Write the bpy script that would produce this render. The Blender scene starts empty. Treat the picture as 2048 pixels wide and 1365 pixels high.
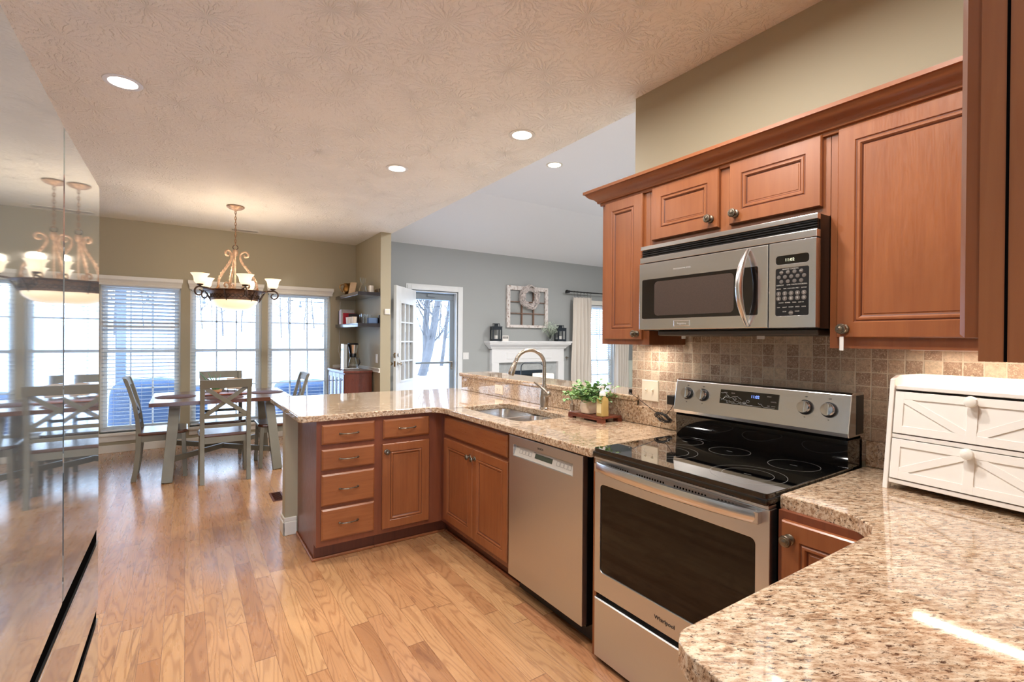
import bpy, bmesh, math, random
from math import sin, cos, pi, radians as R, atan2, sqrt
from mathutils import Vector, Matrix
from mathutils.geometry import tessellate_polygon
random.seed(7)
sc = bpy.context.scene
col = sc.collection

# ------------------------------------------------------------------ camera
F_, PITCH, ROLL, YAW, EYE = 970.76, -.0044, .0072, .5917, 1.3863
fw0 = Vector((sin(YAW), cos(YAW), 0)); rt0 = Vector((cos(YAW), -sin(YAW), 0)); up0 = Vector((0, 0, 1))
fw = fw0*cos(PITCH) + up0*sin(PITCH); up = up0*cos(PITCH) - fw0*sin(PITCH)
rt = rt0*cos(ROLL) + up*sin(ROLL); up = up*cos(ROLL) - rt0*sin(ROLL)
cam_d = bpy.data.cameras.new('camera'); cam = bpy.data.objects.new('camera', cam_d); col.objects.link(cam)
m = Matrix.Identity(4)
for i in range(3):
    m[i][0], m[i][1], m[i][2] = rt[i], up[i], -fw[i]
m[2][3] = EYE
cam.matrix_world = m
cam_d.sensor_width = 36; cam_d.lens = F_/2048*36; cam_d.clip_start = .02; cam_d.clip_end = 400
sc.camera = cam
# ------------------------------------------------------------------ view, world, light levels
sc.view_settings.view_transform = 'Standard'; sc.view_settings.look = 'None'
sc.view_settings.gamma = 1; sc.view_settings.use_curve_mapping = False
sc.view_settings.exposure = 0.12
sc.cycles.use_denoising = True
sc.cycles.max_bounces = 10; sc.cycles.diffuse_bounces = 5; sc.cycles.glossy_bounces = 5
sc.cycles.transmission_bounces = 8; sc.cycles.transparent_max_bounces = 24
sc.cycles.sample_clamp_indirect = 6; sc.cycles.caustics_reflective = False; sc.cycles.caustics_refractive = False
W = bpy.data.worlds.new('world'); sc.world = W; W.use_nodes = True
wn = W.node_tree; wn.nodes.clear()
_o = wn.nodes.new('ShaderNodeOutputWorld'); _b = wn.nodes.new('ShaderNodeBackground')
_tc = wn.nodes.new('ShaderNodeTexCoord'); _sp = wn.nodes.new('ShaderNodeSeparateXYZ'); _cr = wn.nodes.new('ShaderNodeValToRGB')
wn.links.new(_tc.outputs['Generated'], _sp.inputs[0]); wn.links.new(_sp.outputs['Z'], _cr.inputs[0])
_cr.color_ramp.elements[0].position = 0.0; _cr.color_ramp.elements[0].color = (.72, .86, 1, 1)
_cr.color_ramp.elements[1].position = .7; _cr.color_ramp.elements[1].color = (.42, .62, 1, 1)
_b.inputs['Strength'].default_value = 8
wn.links.new(_cr.outputs[0], _b.inputs[0]); wn.links.new(_b.outputs[0], _o.inputs[0])
CAN_W, CHAND_W, UNDER_W, LR_W = 20, 4, 2.0, 80      # watts of the visible lamps and the added unseen fill cans
WARM = (1, .955, .90)

# ------------------------------------------------------------------ mesh helpers
class MB:
    def __init__(s): s.bm = bmesh.new()
    def face(s, pts):
        try: return s.bm.faces.new([s.bm.verts.new(p) for p in pts])
        except ValueError: return None
    def box(s, x0, x1, y0, y1, z0, z1, M=None):
        if x0 > x1: x0, x1 = x1, x0
        if y0 > y1: y0, y1 = y1, y0
        if z0 > z1: z0, z1 = z1, z0
        c = [(x0,y0,z0),(x1,y0,z0),(x1,y1,z0),(x0,y1,z0),(x0,y0,z1),(x1,y0,z1),(x1,y1,z1),(x0,y1,z1)]
        v = [s.bm.verts.new((M @ Vector(p)) if M else p) for p in c]
        for f in ((0,3,2,1),(4,5,6,7),(0,1,5,4),(1,2,6,5),(2,3,7,6),(3,0,4,7)): s.bm.faces.new([v[i] for i in f])
        return s
    def bar(s, p0, p1, w, h, side=None):
        """box from p0 to p1, w wide along `side`, h along the third axis"""
        p0, p1 = Vector(p0), Vector(p1); d = (p1-p0); L = d.length; d.normalize()
        a = Vector(side) if side else (Vector((0,0,1)) if abs(d.z) < .9 else Vector((1,0,0)))
        a = (a - d*a.dot(d)).normalized(); b = d.cross(a)
        v = [s.bm.verts.new(p + a*i*w/2 + b*j*h/2) for p in (p0, p1) for i, j in ((-1,-1),(1,-1),(1,1),(-1,1))]
        for f in ((0,3,2,1),(4,5,6,7),(0,1,5,4),(1,2,6,5),(2,3,7,6),(3,0,4,7)): s.bm.faces.new([v[i] for i in f])
        return s
    def prism(s, poly, z0, z1, M=None, holes=()):
        loops = [list(poly)] + [list(h) for h in holes]
        flat = [p for l in loops for p in l]
        T = tessellate_polygon([[Vector((p[0], p[1], 0)) for p in l] for l in loops])
        f = (lambda p: M @ Vector(p)) if M else (lambda p: p)
        lo = [s.bm.verts.new(f((p[0], p[1], z0))) for p in flat]; hi = [s.bm.verts.new(f((p[0], p[1], z1))) for p in flat]
        for t in T:
            s.bm.faces.new([lo[i] for i in t[::-1]]); s.bm.faces.new([hi[i] for i in t])
        k = 0
        for l in loops:
            n = len(l)
            for i in range(n):
                a, b = k+i, k+(i+1) % n
                s.bm.faces.new([lo[a], lo[b], hi[b], hi[a]])
            k += n
        return s
    def tube(s, pts, r, n=8, caps=True, closed=False):
        pts = [Vector(p) for p in pts]; rs = r if isinstance(r, (list, tuple)) else [r]*len(pts)
        rings = []; N = len(pts); prev = None
        for i, p in enumerate(pts):
            if closed: t = pts[(i+1) % N] - pts[i-1]
            else: t = pts[min(i+1, N-1)] - pts[max(i-1, 0)]
            t.normalize()
            if prev is None:
                a = Vector((0,0,1)) if abs(t.z) < .9 else Vector((1,0,0))
                a = (a - t*a.dot(t)).normalized()
            else:
                a = prev - t*prev.dot(t)
                a = a.normalized() if a.length > 1e-6 else prev
            prev = a; b = t.cross(a)
            rings.append([s.bm.verts.new(p + (a*cos(2*pi*k/n) + b*sin(2*pi*k/n))*rs[i]) for k in range(n)])
        for i in range(N if closed else N-1):
            A, B = rings[i], rings[(i+1) % N]
            for k in range(n): s.bm.faces.new([A[k], A[(k+1) % n], B[(k+1) % n], B[k]])
        if caps and not closed:
            s.bm.faces.new(rings[0][::-1]); s.bm.faces.new(rings[-1])
        return s
    def lathe(s, prof, c=(0,0,0), axis=(0,0,1), n=24, cap=True):
        ax = Vector(axis).normalized(); a = Vector((1,0,0)) if abs(ax.x) < .9 else Vector((0,1,0))
        a = (a - ax*a.dot(ax)).normalized(); b = ax.cross(a); c = Vector(c)
        rings = [[s.bm.verts.new(c + ax*h + (a*cos(2*pi*k/n) + b*sin(2*pi*k/n))*max(r, 1e-4)) for k in range(n)] for r, h in prof]
        for A, B in zip(rings, rings[1:]):
            for k in range(n): s.bm.faces.new([A[k], A[(k+1) % n], B[(k+1) % n], B[k]])
        if cap:
            s.bm.faces.new(rings[0][::-1]); s.bm.faces.new(rings[-1])
        return s
    def cyl(s, p0, p1, r, n=16, r1=None):
        d = Vector(p1)-Vector(p0)
        return s.lathe([(r, 0), (r if r1 is None else r1, d.length)], p0, d, n)
    def rings(s, O, U, V, N, w, h, seq, back=True):
        """nested rectangles (inset, depth) on a plane: door, drawer and panel profiles"""
        O, U, V, N = Vector(O), Vector(U), Vector(V), Vector(N)
        rr = []
        for ins, d in seq:
            rr.append([s.bm.verts.new(O + U*u + V*v + N*d) for u, v in ((ins, ins), (w-ins, ins), (w-ins, h-ins), (ins, h-ins))])
        for A, B in zip(rr, rr[1:]):
            for k in range(4): s.bm.faces.new([A[k], A[(k+1) % 4], B[(k+1) % 4], B[k]])
        s.bm.faces.new(rr[-1])
        if back: s.bm.faces.new(rr[0][::-1])
        return s
    def sphere(s, c, r, n=12, sc_=(1,1,1)):
        k = n//2
        return s.ell([(r*sin(pi*i/k), -r*cos(pi*i/k)) for i in range(k+1)], c, n, sc_)
    def ell(s, prof, c, n, sc_):
        rings = [[s.bm.verts.new((c[0]+sc_[0]*max(r,1e-4)*cos(2*pi*j/n), c[1]+sc_[1]*max(r,1e-4)*sin(2*pi*j/n), c[2]+sc_[2]*h)) for j in range(n)] for r, h in prof]
        for A, B in zip(rings, rings[1:]):
            for j in range(n): s.bm.faces.new([A[j], A[(j+1) % n], B[(j+1) % n], B[j]])
        return s
    def obj(s, name, mat, parent=None, bevel=0, seg=2, smooth=False, local=False, sub=0, ang=35):
        bmesh.ops.recalc_face_normals(s.bm, faces=s.bm.faces)
        if parent is not None and not local:
            wl = parent
            M = Matrix.Identity(4)
            while wl is not None: M = wl.matrix_basis @ M; wl = wl.parent
            bmesh.ops.transform(s.bm, matrix=M.inverted(), verts=s.bm.verts)
        me = bpy.data.meshes.new(name); s.bm.to_mesh(me); s.bm.free()
        for mm in (mat if isinstance(mat, (list, tuple)) else [mat]): me.materials.append(mm)
        o = bpy.data.objects.new(name, me); col.objects.link(o)
        if parent is not None: o.parent = parent
        if smooth:
            for p in me.polygons: p.use_smooth = True
            try: me.set_sharp_from_angle(angle=R(ang))
            except Exception: pass
        if bevel:
            b = o.modifiers.new('bevel', 'BEVEL'); b.width = bevel; b.segments = seg; b.limit_method = 'ANGLE'; b.angle_limit = R(40)
        if sub:
            b = o.modifiers.new('sub', 'SUBSURF'); b.levels = sub; b.render_levels = sub
        return o

def thing(name, label, cat, loc=(0,0,0), rotz=0, group=None):
    o = bpy.data.objects.new(name, None); col.objects.link(o); o.empty_display_size = .05
    o.location = loc; o.rotation_euler = (0, 0, rotz); o['label'] = label; o['category'] = cat
    if group: o['group'] = group
    o.matrix_basis = Matrix.Translation(loc) @ Matrix.Rotation(rotz, 4, 'Z')
    return o
def tag(o, label, cat, group=None, kind=None):
    o['label'] = label; o['category'] = cat
    if group: o['group'] = group
    if kind: o['kind'] = kind
    return o
def struct(o, label=None):
    o['kind'] = 'structure'
    if label: o['label'] = label
    return o
def copy_tree(o, parent=None):
    c = o.copy(); col.objects.link(c); c.parent = parent
    for ch in list(o.children): copy_tree(ch, c)
    return c
def arc(c, r, a0, a1, n, ax=(1,0,0), ay=(0,0,1)):
    c, ax, ay = Vector(c), Vector(ax), Vector(ay)
    return [c + ax*r*cos(a0+(a1-a0)*i/n) + ay*r*sin(a0+(a1-a0)*i/n) for i in range(n+1)]
def rrect(x0, x1, y0, y1, r, n=5):
    out = []
    for cx, cy, a in ((x1-r, y1-r, 0), (x0+r, y1-r, 90), (x0+r, y0+r, 180), (x1-r, y0+r, 270)):
        out += [(cx+r*cos(R(a+90*i/n)), cy+r*sin(R(a+90*i/n))) for i in range(n+1)]
    return out
_font = None
def text(s_, size, O, U, V, mat, parent, name='lettering', align='CENTER', depth=.0004):
    """flat raised lettering: baseline origin O, reading direction U, up direction V"""
    cu = bpy.data.curves.new('t', 'FONT'); cu.body = s_; cu.size = size; cu.align_x = align; cu.extrude = depth
    cu.resolution_u = 3
    to = bpy.data.objects.new('t', cu); col.objects.link(to)
    dg = bpy.context.evaluated_depsgraph_get(); me = bpy.data.meshes.new_from_object(to.evaluated_get(dg))
    bpy.data.objects.remove(to)
    U, V = Vector(U).normalized(), Vector(V).normalized(); N = U.cross(V)
    M = Matrix.Identity(4)
    for i in range(3): M[i][0], M[i][1], M[i][2], M[i][3] = U[i], V[i], N[i], Vector(O)[i]
    pm = Matrix.Identity(4); wl = parent
    while wl is not None: pm = wl.matrix_basis @ pm; wl = wl.parent
    me.transform(pm.inverted() @ M); me.materials.clear(); me.materials.append(mat)
    o = bpy.data.objects.new(name, me); col.objects.link(o); o.parent = parent
    return o

# ------------------------------------------------------------------ material helpers
def s2l(c):
    c = [x/255 for x in c[:3]]
    return tuple(x/12.92 if x <= .04045 else ((x+.055)/1.055)**2.4 for x in c) + (1,)
class NT:
    def __init__(s, name):
        s.m = bpy.data.materials.new(name); s.m.use_nodes = True; s.t = s.m.node_tree; s.t.nodes.clear()
        s.out = s.n('OutputMaterial'); s.p = s.n('BsdfPrincipled'); s.l(s.p, 0, s.out, 0)
    def n(s, k, **kw):
        nd = s.t.nodes.new('ShaderNode'+k)
        for a, b in kw.items(): setattr(nd, a, b)
        return nd
    def l(s, a, i, b, j):
        s.t.links.new(a.outputs[i], b.inputs[j])
    def set(s, **kw):
        mp = dict(col='Base Color', rough='Roughness', metal='Metallic', coat='Coat Weight', coatr='Coat Roughness', trans='Transmission Weight', ior='IOR', spec='Specular IOR Level', em='Emission Color', ems='Emission Strength', alpha='Alpha', aniso='Anisotropic', sheen='Sheen Weight', sss='Subsurface Weight')
        for a, b in kw.items(): s.p.inputs[mp[a]].default_value = b
        return s
    def coord(s, scale=(1,1,1), kind='Object', rot=(0,0,0)):
        tc = s.n('TexCoord'); mp = s.n('Mapping'); s.l(tc, kind, mp, 0)
        mp.inputs['Scale'].default_value = scale; mp.inputs['Rotation'].default_value = rot
        return mp
    def noise(s, vec, scale, detail=4, rough=.55, dist=0):
        nn = s.n('TexNoise'); s.l(vec, 0, nn, 'Vector')
        nn.inputs['Scale'].default_value = scale; nn.inputs['Detail'].default_value = detail
        nn.inputs['Roughness'].default_value = rough; nn.inputs['Distortion'].default_value = dist
        return nn
    def ramp(s, src, i, stops):
        r = s.n('ValToRGB'); s.l(src, i, r, 0); e = r.color_ramp.elements
        while len(e) < len(stops): e.new(.5)
        for k, (p, c) in enumerate(stops): e[k].position = p; e[k].color = c if len(c) == 4 else tuple(c)+(1,)
        return r
    def mix(s, fac, a, b, mode='MIX'):
        x = s.n('Mix', data_type='RGBA', blend_type=mode)
        for v, idx in ((fac, 0), (a, 6), (b, 7)):
            if isinstance(v, tuple) and hasattr(v[0], 'outputs'): s.t.links.new(v[0].outputs[v[1]], x.inputs[idx])
            elif v is not None: x.inputs[idx].default_value = v
        return x
    def math(s, op, a, b=None, c=None):
        x = s.n('Math', operation=op)
        for k, v in enumerate((a, b, c)):
            if v is None: continue
            if isinstance(v, tuple): s.t.links.new(v[0].outputs[v[1]], x.inputs[k])
            else: x.inputs[k].default_value = v
        return x
    def bump(s, h, i, strength, dist=.01):
        b = s.n('Bump'); s.l(h, i, b, 'Height'); b.inputs['Strength'].default_value = strength; b.inputs['Distance'].default_value = dist
        s.l(b, 0, s.p, 'Normal'); return b
def simple(name, rgb, rough=.5, metal=0, var=.06, scale=8, **kw):
    t = NT(name); t.set(rough=rough, metal=metal, **kw); c = s2l(rgb)
    if var:
        n = t.noise(t.coord(), scale, 3); lo = tuple(x*(1-var) for x in c[:3]); hi = tuple(min(1, x*(1+var)) for x in c[:3])
        r = t.ramp(n, 0, [(.35, lo), (.65, hi)]); t.l(r, 0, t.p, 'Base Color')
    else: t.set(col=c)
    return t.m
def paint(name, rgb, rough=.6):
    t = NT(name); t.set(col=s2l(rgb), rough=rough); n = t.noise(t.coord(), 160, 2); t.bump(n, 0, .04, .002); return t.m
def wood(name, a, b, rough=.35, grain=(22, 22, 1.6), dark=.0, coat=.25):
    t = NT(name); t.set(rough=rough, coat=coat, coatr=.25)
    n = t.noise(t.coord(grain), 1.6, 6, .6, .6)
    r = t.ramp(n, 0, [(.25, s2l(a)), (.75, s2l(b))])
    n2 = t.noise(t.coord(), 2.2, 2); r2 = t.ramp(n2, 0, [(.3, (.86,.86,.86)), (.7, (1.08,1.08,1.08))])
    x = t.mix(1, (r, 0), (r2, 0), 'MULTIPLY'); t.l(x, 2, t.p, 'Base Color')
    fine = t.noise(t.coord(tuple(g*6 for g in grain)), 2, 3)
    rr = t.ramp(fine, 0, [(.3, (rough*.8,)*3), (.7, (rough*1.2,)*3)]); t.l(rr, 0, t.p, 'Roughness')
    return t.m
def steel(name, rgb=(196,190,184), rough=.28, streak=(1,1,90)):
    t = NT(name); t.set(col=s2l(rgb), metal=1, rough=rough)
    n = t.noise(t.coord(streak), 2, 2); r = t.ramp(n, 0, [(.3, (rough*.95,)*3), (.7, (rough*1.05,)*3)]); t.l(r, 0, t.p, 'Roughness')
    return t.m
def emis(name, rgb, strength):
    t = NT(name); t.set(col=(.8,.8,.8,1), em=s2l(rgb), ems=strength); return t.m
def t_(n): return (n, 0)
def paneglass(name, tint=(1,1,1,1), gl=1.0):
    t = NT(name); t.t.nodes.remove(t.p)
    tr = t.n('BsdfTransparent'); tr.inputs[0].default_value = tint
    g = t.n('BsdfGlossy'); g.inputs['Roughness'].default_value = .01
    lw = t.n('LayerWeight'); lw.inputs[0].default_value = .5; f = t.math('MULTIPLY_ADD', t_(t.math('POWER', (lw, 1), 5)), .9, .035); mx = t.n('MixShader')
    t.l(f, 0, mx, 0); t.l(tr, 0, mx, 1); t.l(g, 0, mx, 2); t.l(mx, 0, t.out, 0); return t.m

# ------------------------------------------------------------------ materials
TAN = paint('tan_wall_paint', (169,159,134)); BLUEGREY = paint('blue_grey_wall_paint', (160,163,162)); WHITEP = paint('white_ceiling_paint', (236,236,238))
TRIMW = simple('white_trim_paint', (226,222,212), .35, var=.02); DOORW = simple('white_door_paint', (222,224,224), .4, var=.02)
PALE = simple('pale_wainscot_paint', (214,218,208), .5, var=.02)
CAB = wood('cinnamon_maple', (132,74,40), (150,91,52), .36); CABH = wood('cinnamon_maple_across', (130,73,39), (148,90,51), .34, (3, 3, 30))
CABF = wood('shaded_cinnamon_face_frame', (106,54,34), (126,70,44), .36); CABD = wood('dark_toe_kick_wood', (78,34,18), (100,48,26), .45)  # base face frames: cabinet wood darkened, shade under the counter put into the colour
GLAZE = simple('dark_cabinet_glaze', (92,46,26), .5)
STEEL = steel('brushed_stainless', (206,210,214), .3); STEELH = steel('brushed_stainless_bright', (222,222,222), .22); STEELV = steel('brushed_stainless_door', (202,203,204), .32, (90,90,1))
NICKEL = simple('antique_pewter', (128,118,104), .32, 1, .25, 60); BNICK = steel('brushed_nickel', (176,165,152), .28)
CHROME = simple('chrome', (215,215,218), .08, 1, 0)
BLACK = simple('black_plastic', (18,18,20), .3, var=.05); BLACKG = simple('black_gloss_enamel', (8,8,9), .06, var=0, coat=.6, coatr=.03)
BGLASS = simple('black_ceramic_glass', (4,4,5), .035, var=0, coat=1, coatr=.02)
OVGLASS = simple('dark_oven_glass', (12,8,6), .04, var=0, spec=.42)
MWGLASS = simple('microwave_door_glass', (14,10,9), .08, var=0, coat=.7, coatr=.03); MWMESH = simple('microwave_screen_mesh', (66,54,48), .3, var=.12, scale=240)
DARKGAP = simple('dark_gap', (10,9,9), 1, var=0, spec=0)
WHITEG = simple('white_painted_wood', (236,232,226), .42, var=.02); IVORY = simple('ivory_plastic', (232,222,204), .3, var=0); WPLAST = simple('white_plastic', (226,226,224), .3, var=0)
PRINT = simple('dark_print', (60,58,58), .5, var=0); PRINTL = simple('light_print', (176,172,166), .5, var=0)
SAGE = simple('sage_grey_paint', (114,111,98), .4, var=.05); TABTOP = wood('walnut_stained_top', (74,40,24), (108,62,38), .22, (1.4, 20, 20), coat=.5)
SEATW = wood('dark_stained_seat', (64,36,24), (92,54,36), .22, (20, 1.4, 20), coat=.5)
ESPR = simple('espresso_shelf', (34,26,30), .14, var=.05, coat=.6, coatr=.1); CHERRY = wood('cherry_sideboard', (84,34,22), (116,54,34), .32, (16,16,1.4), coat=.3)
GLASS = paneglass('window_glass'); 
_g = NT('clear_glass'); _g.set(col=(.96,.98,.97,1), rough=.01, trans=1, ior=1.45); CGLASS = _g.m
BRONZE = simple('antique_bronze', (150,108,72), .42, .75, .35, 30); IRON = simple('dark_bronze_iron', (84,66,54), .45, .7, .3, 30)
GOLDPK = simple('rubbed_gold_scroll', (186,154,128), .42, .45, .3, 26)
SHADE = NT('frosted_glass_shade'); SHADE.set(col=s2l((250,240,220)), rough=.4, em=s2l((255,226,184)), ems=1.0); SHADE = SHADE.m
BOWLG = NT('alabaster_bowl_glass'); BOWLG.set(col=s2l((246,232,208)), rough=.35, em=s2l((255,222,178)), ems=.9); BOWLG = BOWLG.m
LAMP = emis('lit_lamp', (255,240,220), 14); LAMPSH = emis('lit_drum_shade', (255,222,190), .85)
BRASS = simple('aged_brass', (150,108,58), .28, .9, .2, 20); KNOBM = simple('satin_nickel', (190,180,168), .22, 1, .05)
LINEN = NT('linen_curtain'); LINEN.set(col=s2l((214,206,196)), rough=.9)
LINEN.bump(LINEN.noise(LINEN.coord(), 300, 2), 0, .1, .002); LINEN = LINEN.m
BLIND = simple('white_blind_slat', (204,211,217), .45, var=.01)
STONE = simple('grey_stone_surround', (168,172,172), .4, var=.1, scale=14)
FIREBOX = simple('firebox_black', (20,28,34), .6, var=.1)

def granite(name):
    t = NT(name); t.set(rough=.06, coat=.5, coatr=.03, spec=.6)
    v0 = t.coord((1, 1, 1), rot=(0, 0, R(32))); v = t.n('Mapping'); t.l(v0, 0, v, 0); v.inputs['Scale'].default_value = (.75, 2.0, 1.5); 
    base = t.ramp(t.noise(v, 52, 6, .68, .25), 0, [(.30, s2l((126,96,76))), (.42, s2l((170,140,112))), (.52, s2l((202,180,154))), (.68, s2l((224,211,190)))])
    sp = t.noise(v, 62, 7, .78, .5); dark = t.ramp(sp, 0, [(.40, (1,1,1)), (.455, (0,0,0))])
    x = t.mix((dark, 0), (base, 0), s2l((66,44,32)))
    sp2 = t.noise(v, 190, 3, .6, .5); d2 = t.ramp(sp2, 0, [(.33, (1,1,1)), (.40, (0,0,0))])
    x2 = t.mix((d2, 0), (x, 2), s2l((84,58,42)))
    big = t.ramp(t.noise(v, 9, 3), 0, [(.35, (.86,.82,.80)), (.65, (1.04,1.02,1.0))])
    x3 = t.mix(1, (x2, 2), (big, 0), 'MULTIPLY'); t.l(x3, 2, t.p, 'Base Color'); return t.m
GRAN = granite('speckled_granite')

def tiles():
    t = NT('travertine_mosaic'); t.set(rough=.55)
    tc = t.n('TexCoord'); sp = t.n('SeparateXYZ'); t.l(tc, 'Object', sp, 0)
    s_ = .0521
    u = t.math('DIVIDE', t_(t.math('SUBTRACT', 1.9626, (sp, 1))), s_); v = t.math('DIVIDE', t_(t.math('SUBTRACT', (sp, 2), 1.3201 - s_*20)), s_)
    # the left-over lines on the return wall use X instead of Y
    fu = t.math('FRACT', (u, 0)); fv = t.math('FRACT', (v, 0)); iu = t.math('FLOOR', (u, 0)); iv = t.math('FLOOR', (v, 0))
    wob = t.noise(t.coord(), 55, 2)
    w = t.math('MULTIPLY', t_(t.math('SUBTRACT', (wob, 0), .5)), .07)
    du = t.math('ABSOLUTE', t_(t.math('SUBTRACT', (fu, 0), .5))); dv = t.math('ABSOLUTE', t_(t.math('SUBTRACT', (fv, 0), .5)))
    mx = t.math('MAXIMUM', (du, 0), (dv, 0)); e = t.math('ADD', (mx, 0), (w, 0))
    mort = t.ramp(e, 0, [(.445, (0,0,0)), (.475, (1,1,1))])
    cb = t.n('CombineXYZ'); t.l(iu, 0, cb, 0); t.l(iv, 0, cb, 1)
    wn_ = t.n('TexWhiteNoise', noise_dimensions='2D'); t.l(cb, 0, wn_, 'Vector')
    tone = t.ramp(wn_, 0, [(0, s2l((156,130,112))), (.35, s2l((178,154,136))), (.6, s2l((194,170,148))), (.85, s2l((202,184,166))), (1, s2l((212,196,174)))])
    mott = t.ramp(t.noise(t.coord(), 60, 5, .65, .6), 0, [(.3, (.62,.58,.54)), (.6, (1.08,1.06,1.04))])
    c1 = t.mix(1, (tone, 0), (mott, 0), 'MULTIPLY')
    pits = t.ramp(t.noise(t.coord(), 190, 5, .75, 1), 0, [(.53, (0,0,0)), (.585, (1,1,1))])
    c2 = t.mix((pits, 0), (c1, 2), s2l((222,206,184)))
    c3 = t.mix((mort, 0), (c2, 2), s2l((214,202,184))); t.l(c3, 2, t.p, 'Base Color')
    h = t.math('SUBTRACT', 1, (mort, 0)); h2 = t.math('SUBTRACT', (h, 0), t_(t.math('MULTIPLY', (pits, 0), .35)))
    t.bump(h2, 0, .5, .004); return t.m
def t_(n): return (n, 0)
TILE = tiles()

def floor_mat():
    t = NT('oak_strip_floor'); t.set(coat=.6, coatr=.19)
    w, L = .083, 1.05
    tc = t.n('TexCoord'); sp = t.n('SeparateXYZ'); t.l(tc, 'Object', sp, 0)
    ux = t.math('DIVIDE', (sp, 0), w); ix = t.math('FLOOR', (ux, 0)); fx = t.math('FRACT', (ux, 0))
    r1 = t.n('TexWhiteNoise', noise_dimensions='1D'); t.l(ix, 0, r1, 'W')
    uy = t.math('ADD', t_(t.math('DIVIDE', (sp, 1), L)), t_(t.math('MULTIPLY', (r1, 0), 7.3))); iy = t.math('FLOOR', (uy, 0)); fy = t.math('FRACT', (uy, 0))
    idv = t.n('CombineXYZ'); t.l(ix, 0, idv, 0); t.l(iy, 0, idv, 1)
    r2 = t.n('TexWhiteNoise', noise_dimensions='2D'); t.l(idv, 0, r2, 'Vector')
    tone = t.ramp(r2, 0, [(0, s2l((166,118,80))), (.10, s2l((178,130,90))), (.5, s2l((186,140,98))), (.85, s2l((196,152,108))), (1, s2l((178,126,90)))])
    off = t.math('MULTIPLY', (r2, 0), 37)
    gx = t.math('ADD', t_(t.math('MULTIPLY', (sp, 0), 9)), (off, 0)); gy = t.math('ADD', t_(t.math('MULTIPLY', (sp, 1), 1.1)), (off, 0))
    gv = t.n('CombineXYZ'); t.l(gx, 0, gv, 0); t.l(gy, 0, gv, 1)
    n = t.noise(gv, .8, 2, .45, .35)
    ring = t.math('SINE', t_(t.math('MULTIPLY', (n, 0), 120)))
    rr = t.ramp(t.math('MULTIPLY_ADD', (ring, 0), .5, .5), 0, [(0, (.70,.61,.56)), (.28, (.96,.95,.94)), (1, (1.04,1.03,1.0))])
    c1 = t.mix(.75, (tone, 0), (rr, 0), 'MULTIPLY')
    fv = t.n('CombineXYZ'); t.l(t.math('MULTIPLY', (gx, 0), 14), 0, fv, 0); t.l(gy, 0, fv, 1)
    fine = t.ramp(t.noise(fv, 3, 4, .6), 0, [(.35, (.90,.88,.86)), (.6, (1.02,1.02,1.02))])
    c2 = t.mix(.8, (c1, 2), (fine, 0), 'MULTIPLY')
    kn = t.noise(gv, .9, 4, .6, 1.2); knr = t.ramp(kn, 0, [(.615, (0,0,0)), (.65, (1,1,1)), (.67, (.35,.35,.35)), (.71, (1,1,1))])
    kf = t.math('MULTIPLY', (knr, 0), .55); c3 = t.mix((kf, 0), (c2, 2), s2l((112,70,50)))
    ex = t.math('ABSOLUTE', t_(t.math('SUBTRACT', (fx, 0), .5))); ey = t.math('ABSOLUTE', t_(t.math('SUBTRACT', (fy, 0), .5)))
    jx = t.ramp(ex, 0, [(.484, (0,0,0)), (.494, (1,1,1))]); jy = t.ramp(ey, 0, [(.4982, (0,0,0)), (.4992, (1,1,1))])
    j = t.math('MULTIPLY', t_(t.math('MAXIMUM', (jx, 0), (jy, 0))), .72)
    c4 = t.mix((j, 0), (c3, 2), s2l((92,52,30))); t.l(c4, 2, t.p, 'Base Color')
    ro = t.ramp(t.noise(gv, 4, 3), 0, [(.3, (.24,)*3), (.7, (.34,)*3)]); t.l(ro, 0, t.p, 'Roughness')
    t.bump(t.math('MULTIPLY', (j, 0), -1), 0, .25, .002)
    return t.m
FLOOR = floor_mat()

def stomp(name, rgb, strength):
    t = NT(name); t.set(rough=.85)
    v = t.coord(); vo = t.n('TexVoronoi'); t.l(v, 0, vo, 'Vector'); vo.inputs['Scale'].default_value = 3.4; vo.inputs['Randomness'].default_value = .9
    sc3 = t.n('VectorMath', operation='SCALE'); t.l(v, 0, sc3, 0); sc3.inputs['Scale'].default_value = 1
    sb = t.n('VectorMath', operation='SUBTRACT'); t.l(v, 0, sb, 0); t.l(vo, 'Position', sb, 1)
    s3 = t.n('SeparateXYZ'); t.l(sb, 0, s3, 0); a = t.math('ARCTAN2', (s3, 1), (s3, 0))
    ln = t.n('VectorMath', operation='LENGTH'); t.l(sb, 0, ln, 0)
    nn = t.noise(v, 9, 4, .65, .8); a2 = t.math('ADD', t_(t.math('MULTIPLY', (a, 0), 19)), t_(t.math('MULTIPLY', (nn, 0), 26)))
    sn = t.math('SINE', (a2, 0)); r = t.ramp(t.math('MULTIPLY_ADD', (sn, 0), .5, .5), 0, [(.55, (0,0,0)), (.95, (1,1,1))])
    fall = t.ramp(t.math('DIVIDE', (ln, 'Value'), .30) if False else t.math('MULTIPLY', (ln, 1), 3.4), 0, [(.0, (0,0,0)), (.25, (.9,.9,.9)), (.75, (.5,.5,.5)), (1, (0,0,0))])
    h = t.math('MULTIPLY', (r, 0), (fall, 0)); n2 = t.noise(v, 70, 4, .7, .6)
    h2 = t.math('ADD', (h, 0), t_(t.math('MULTIPLY', (n2, 0), .9)))
    t.bump(h2, 0, strength, .006)
    t.set(col=s2l(rgb)); return t.m
CEIL = stomp('stomped_plaster_ceiling', (245,240,230), .9)

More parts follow.
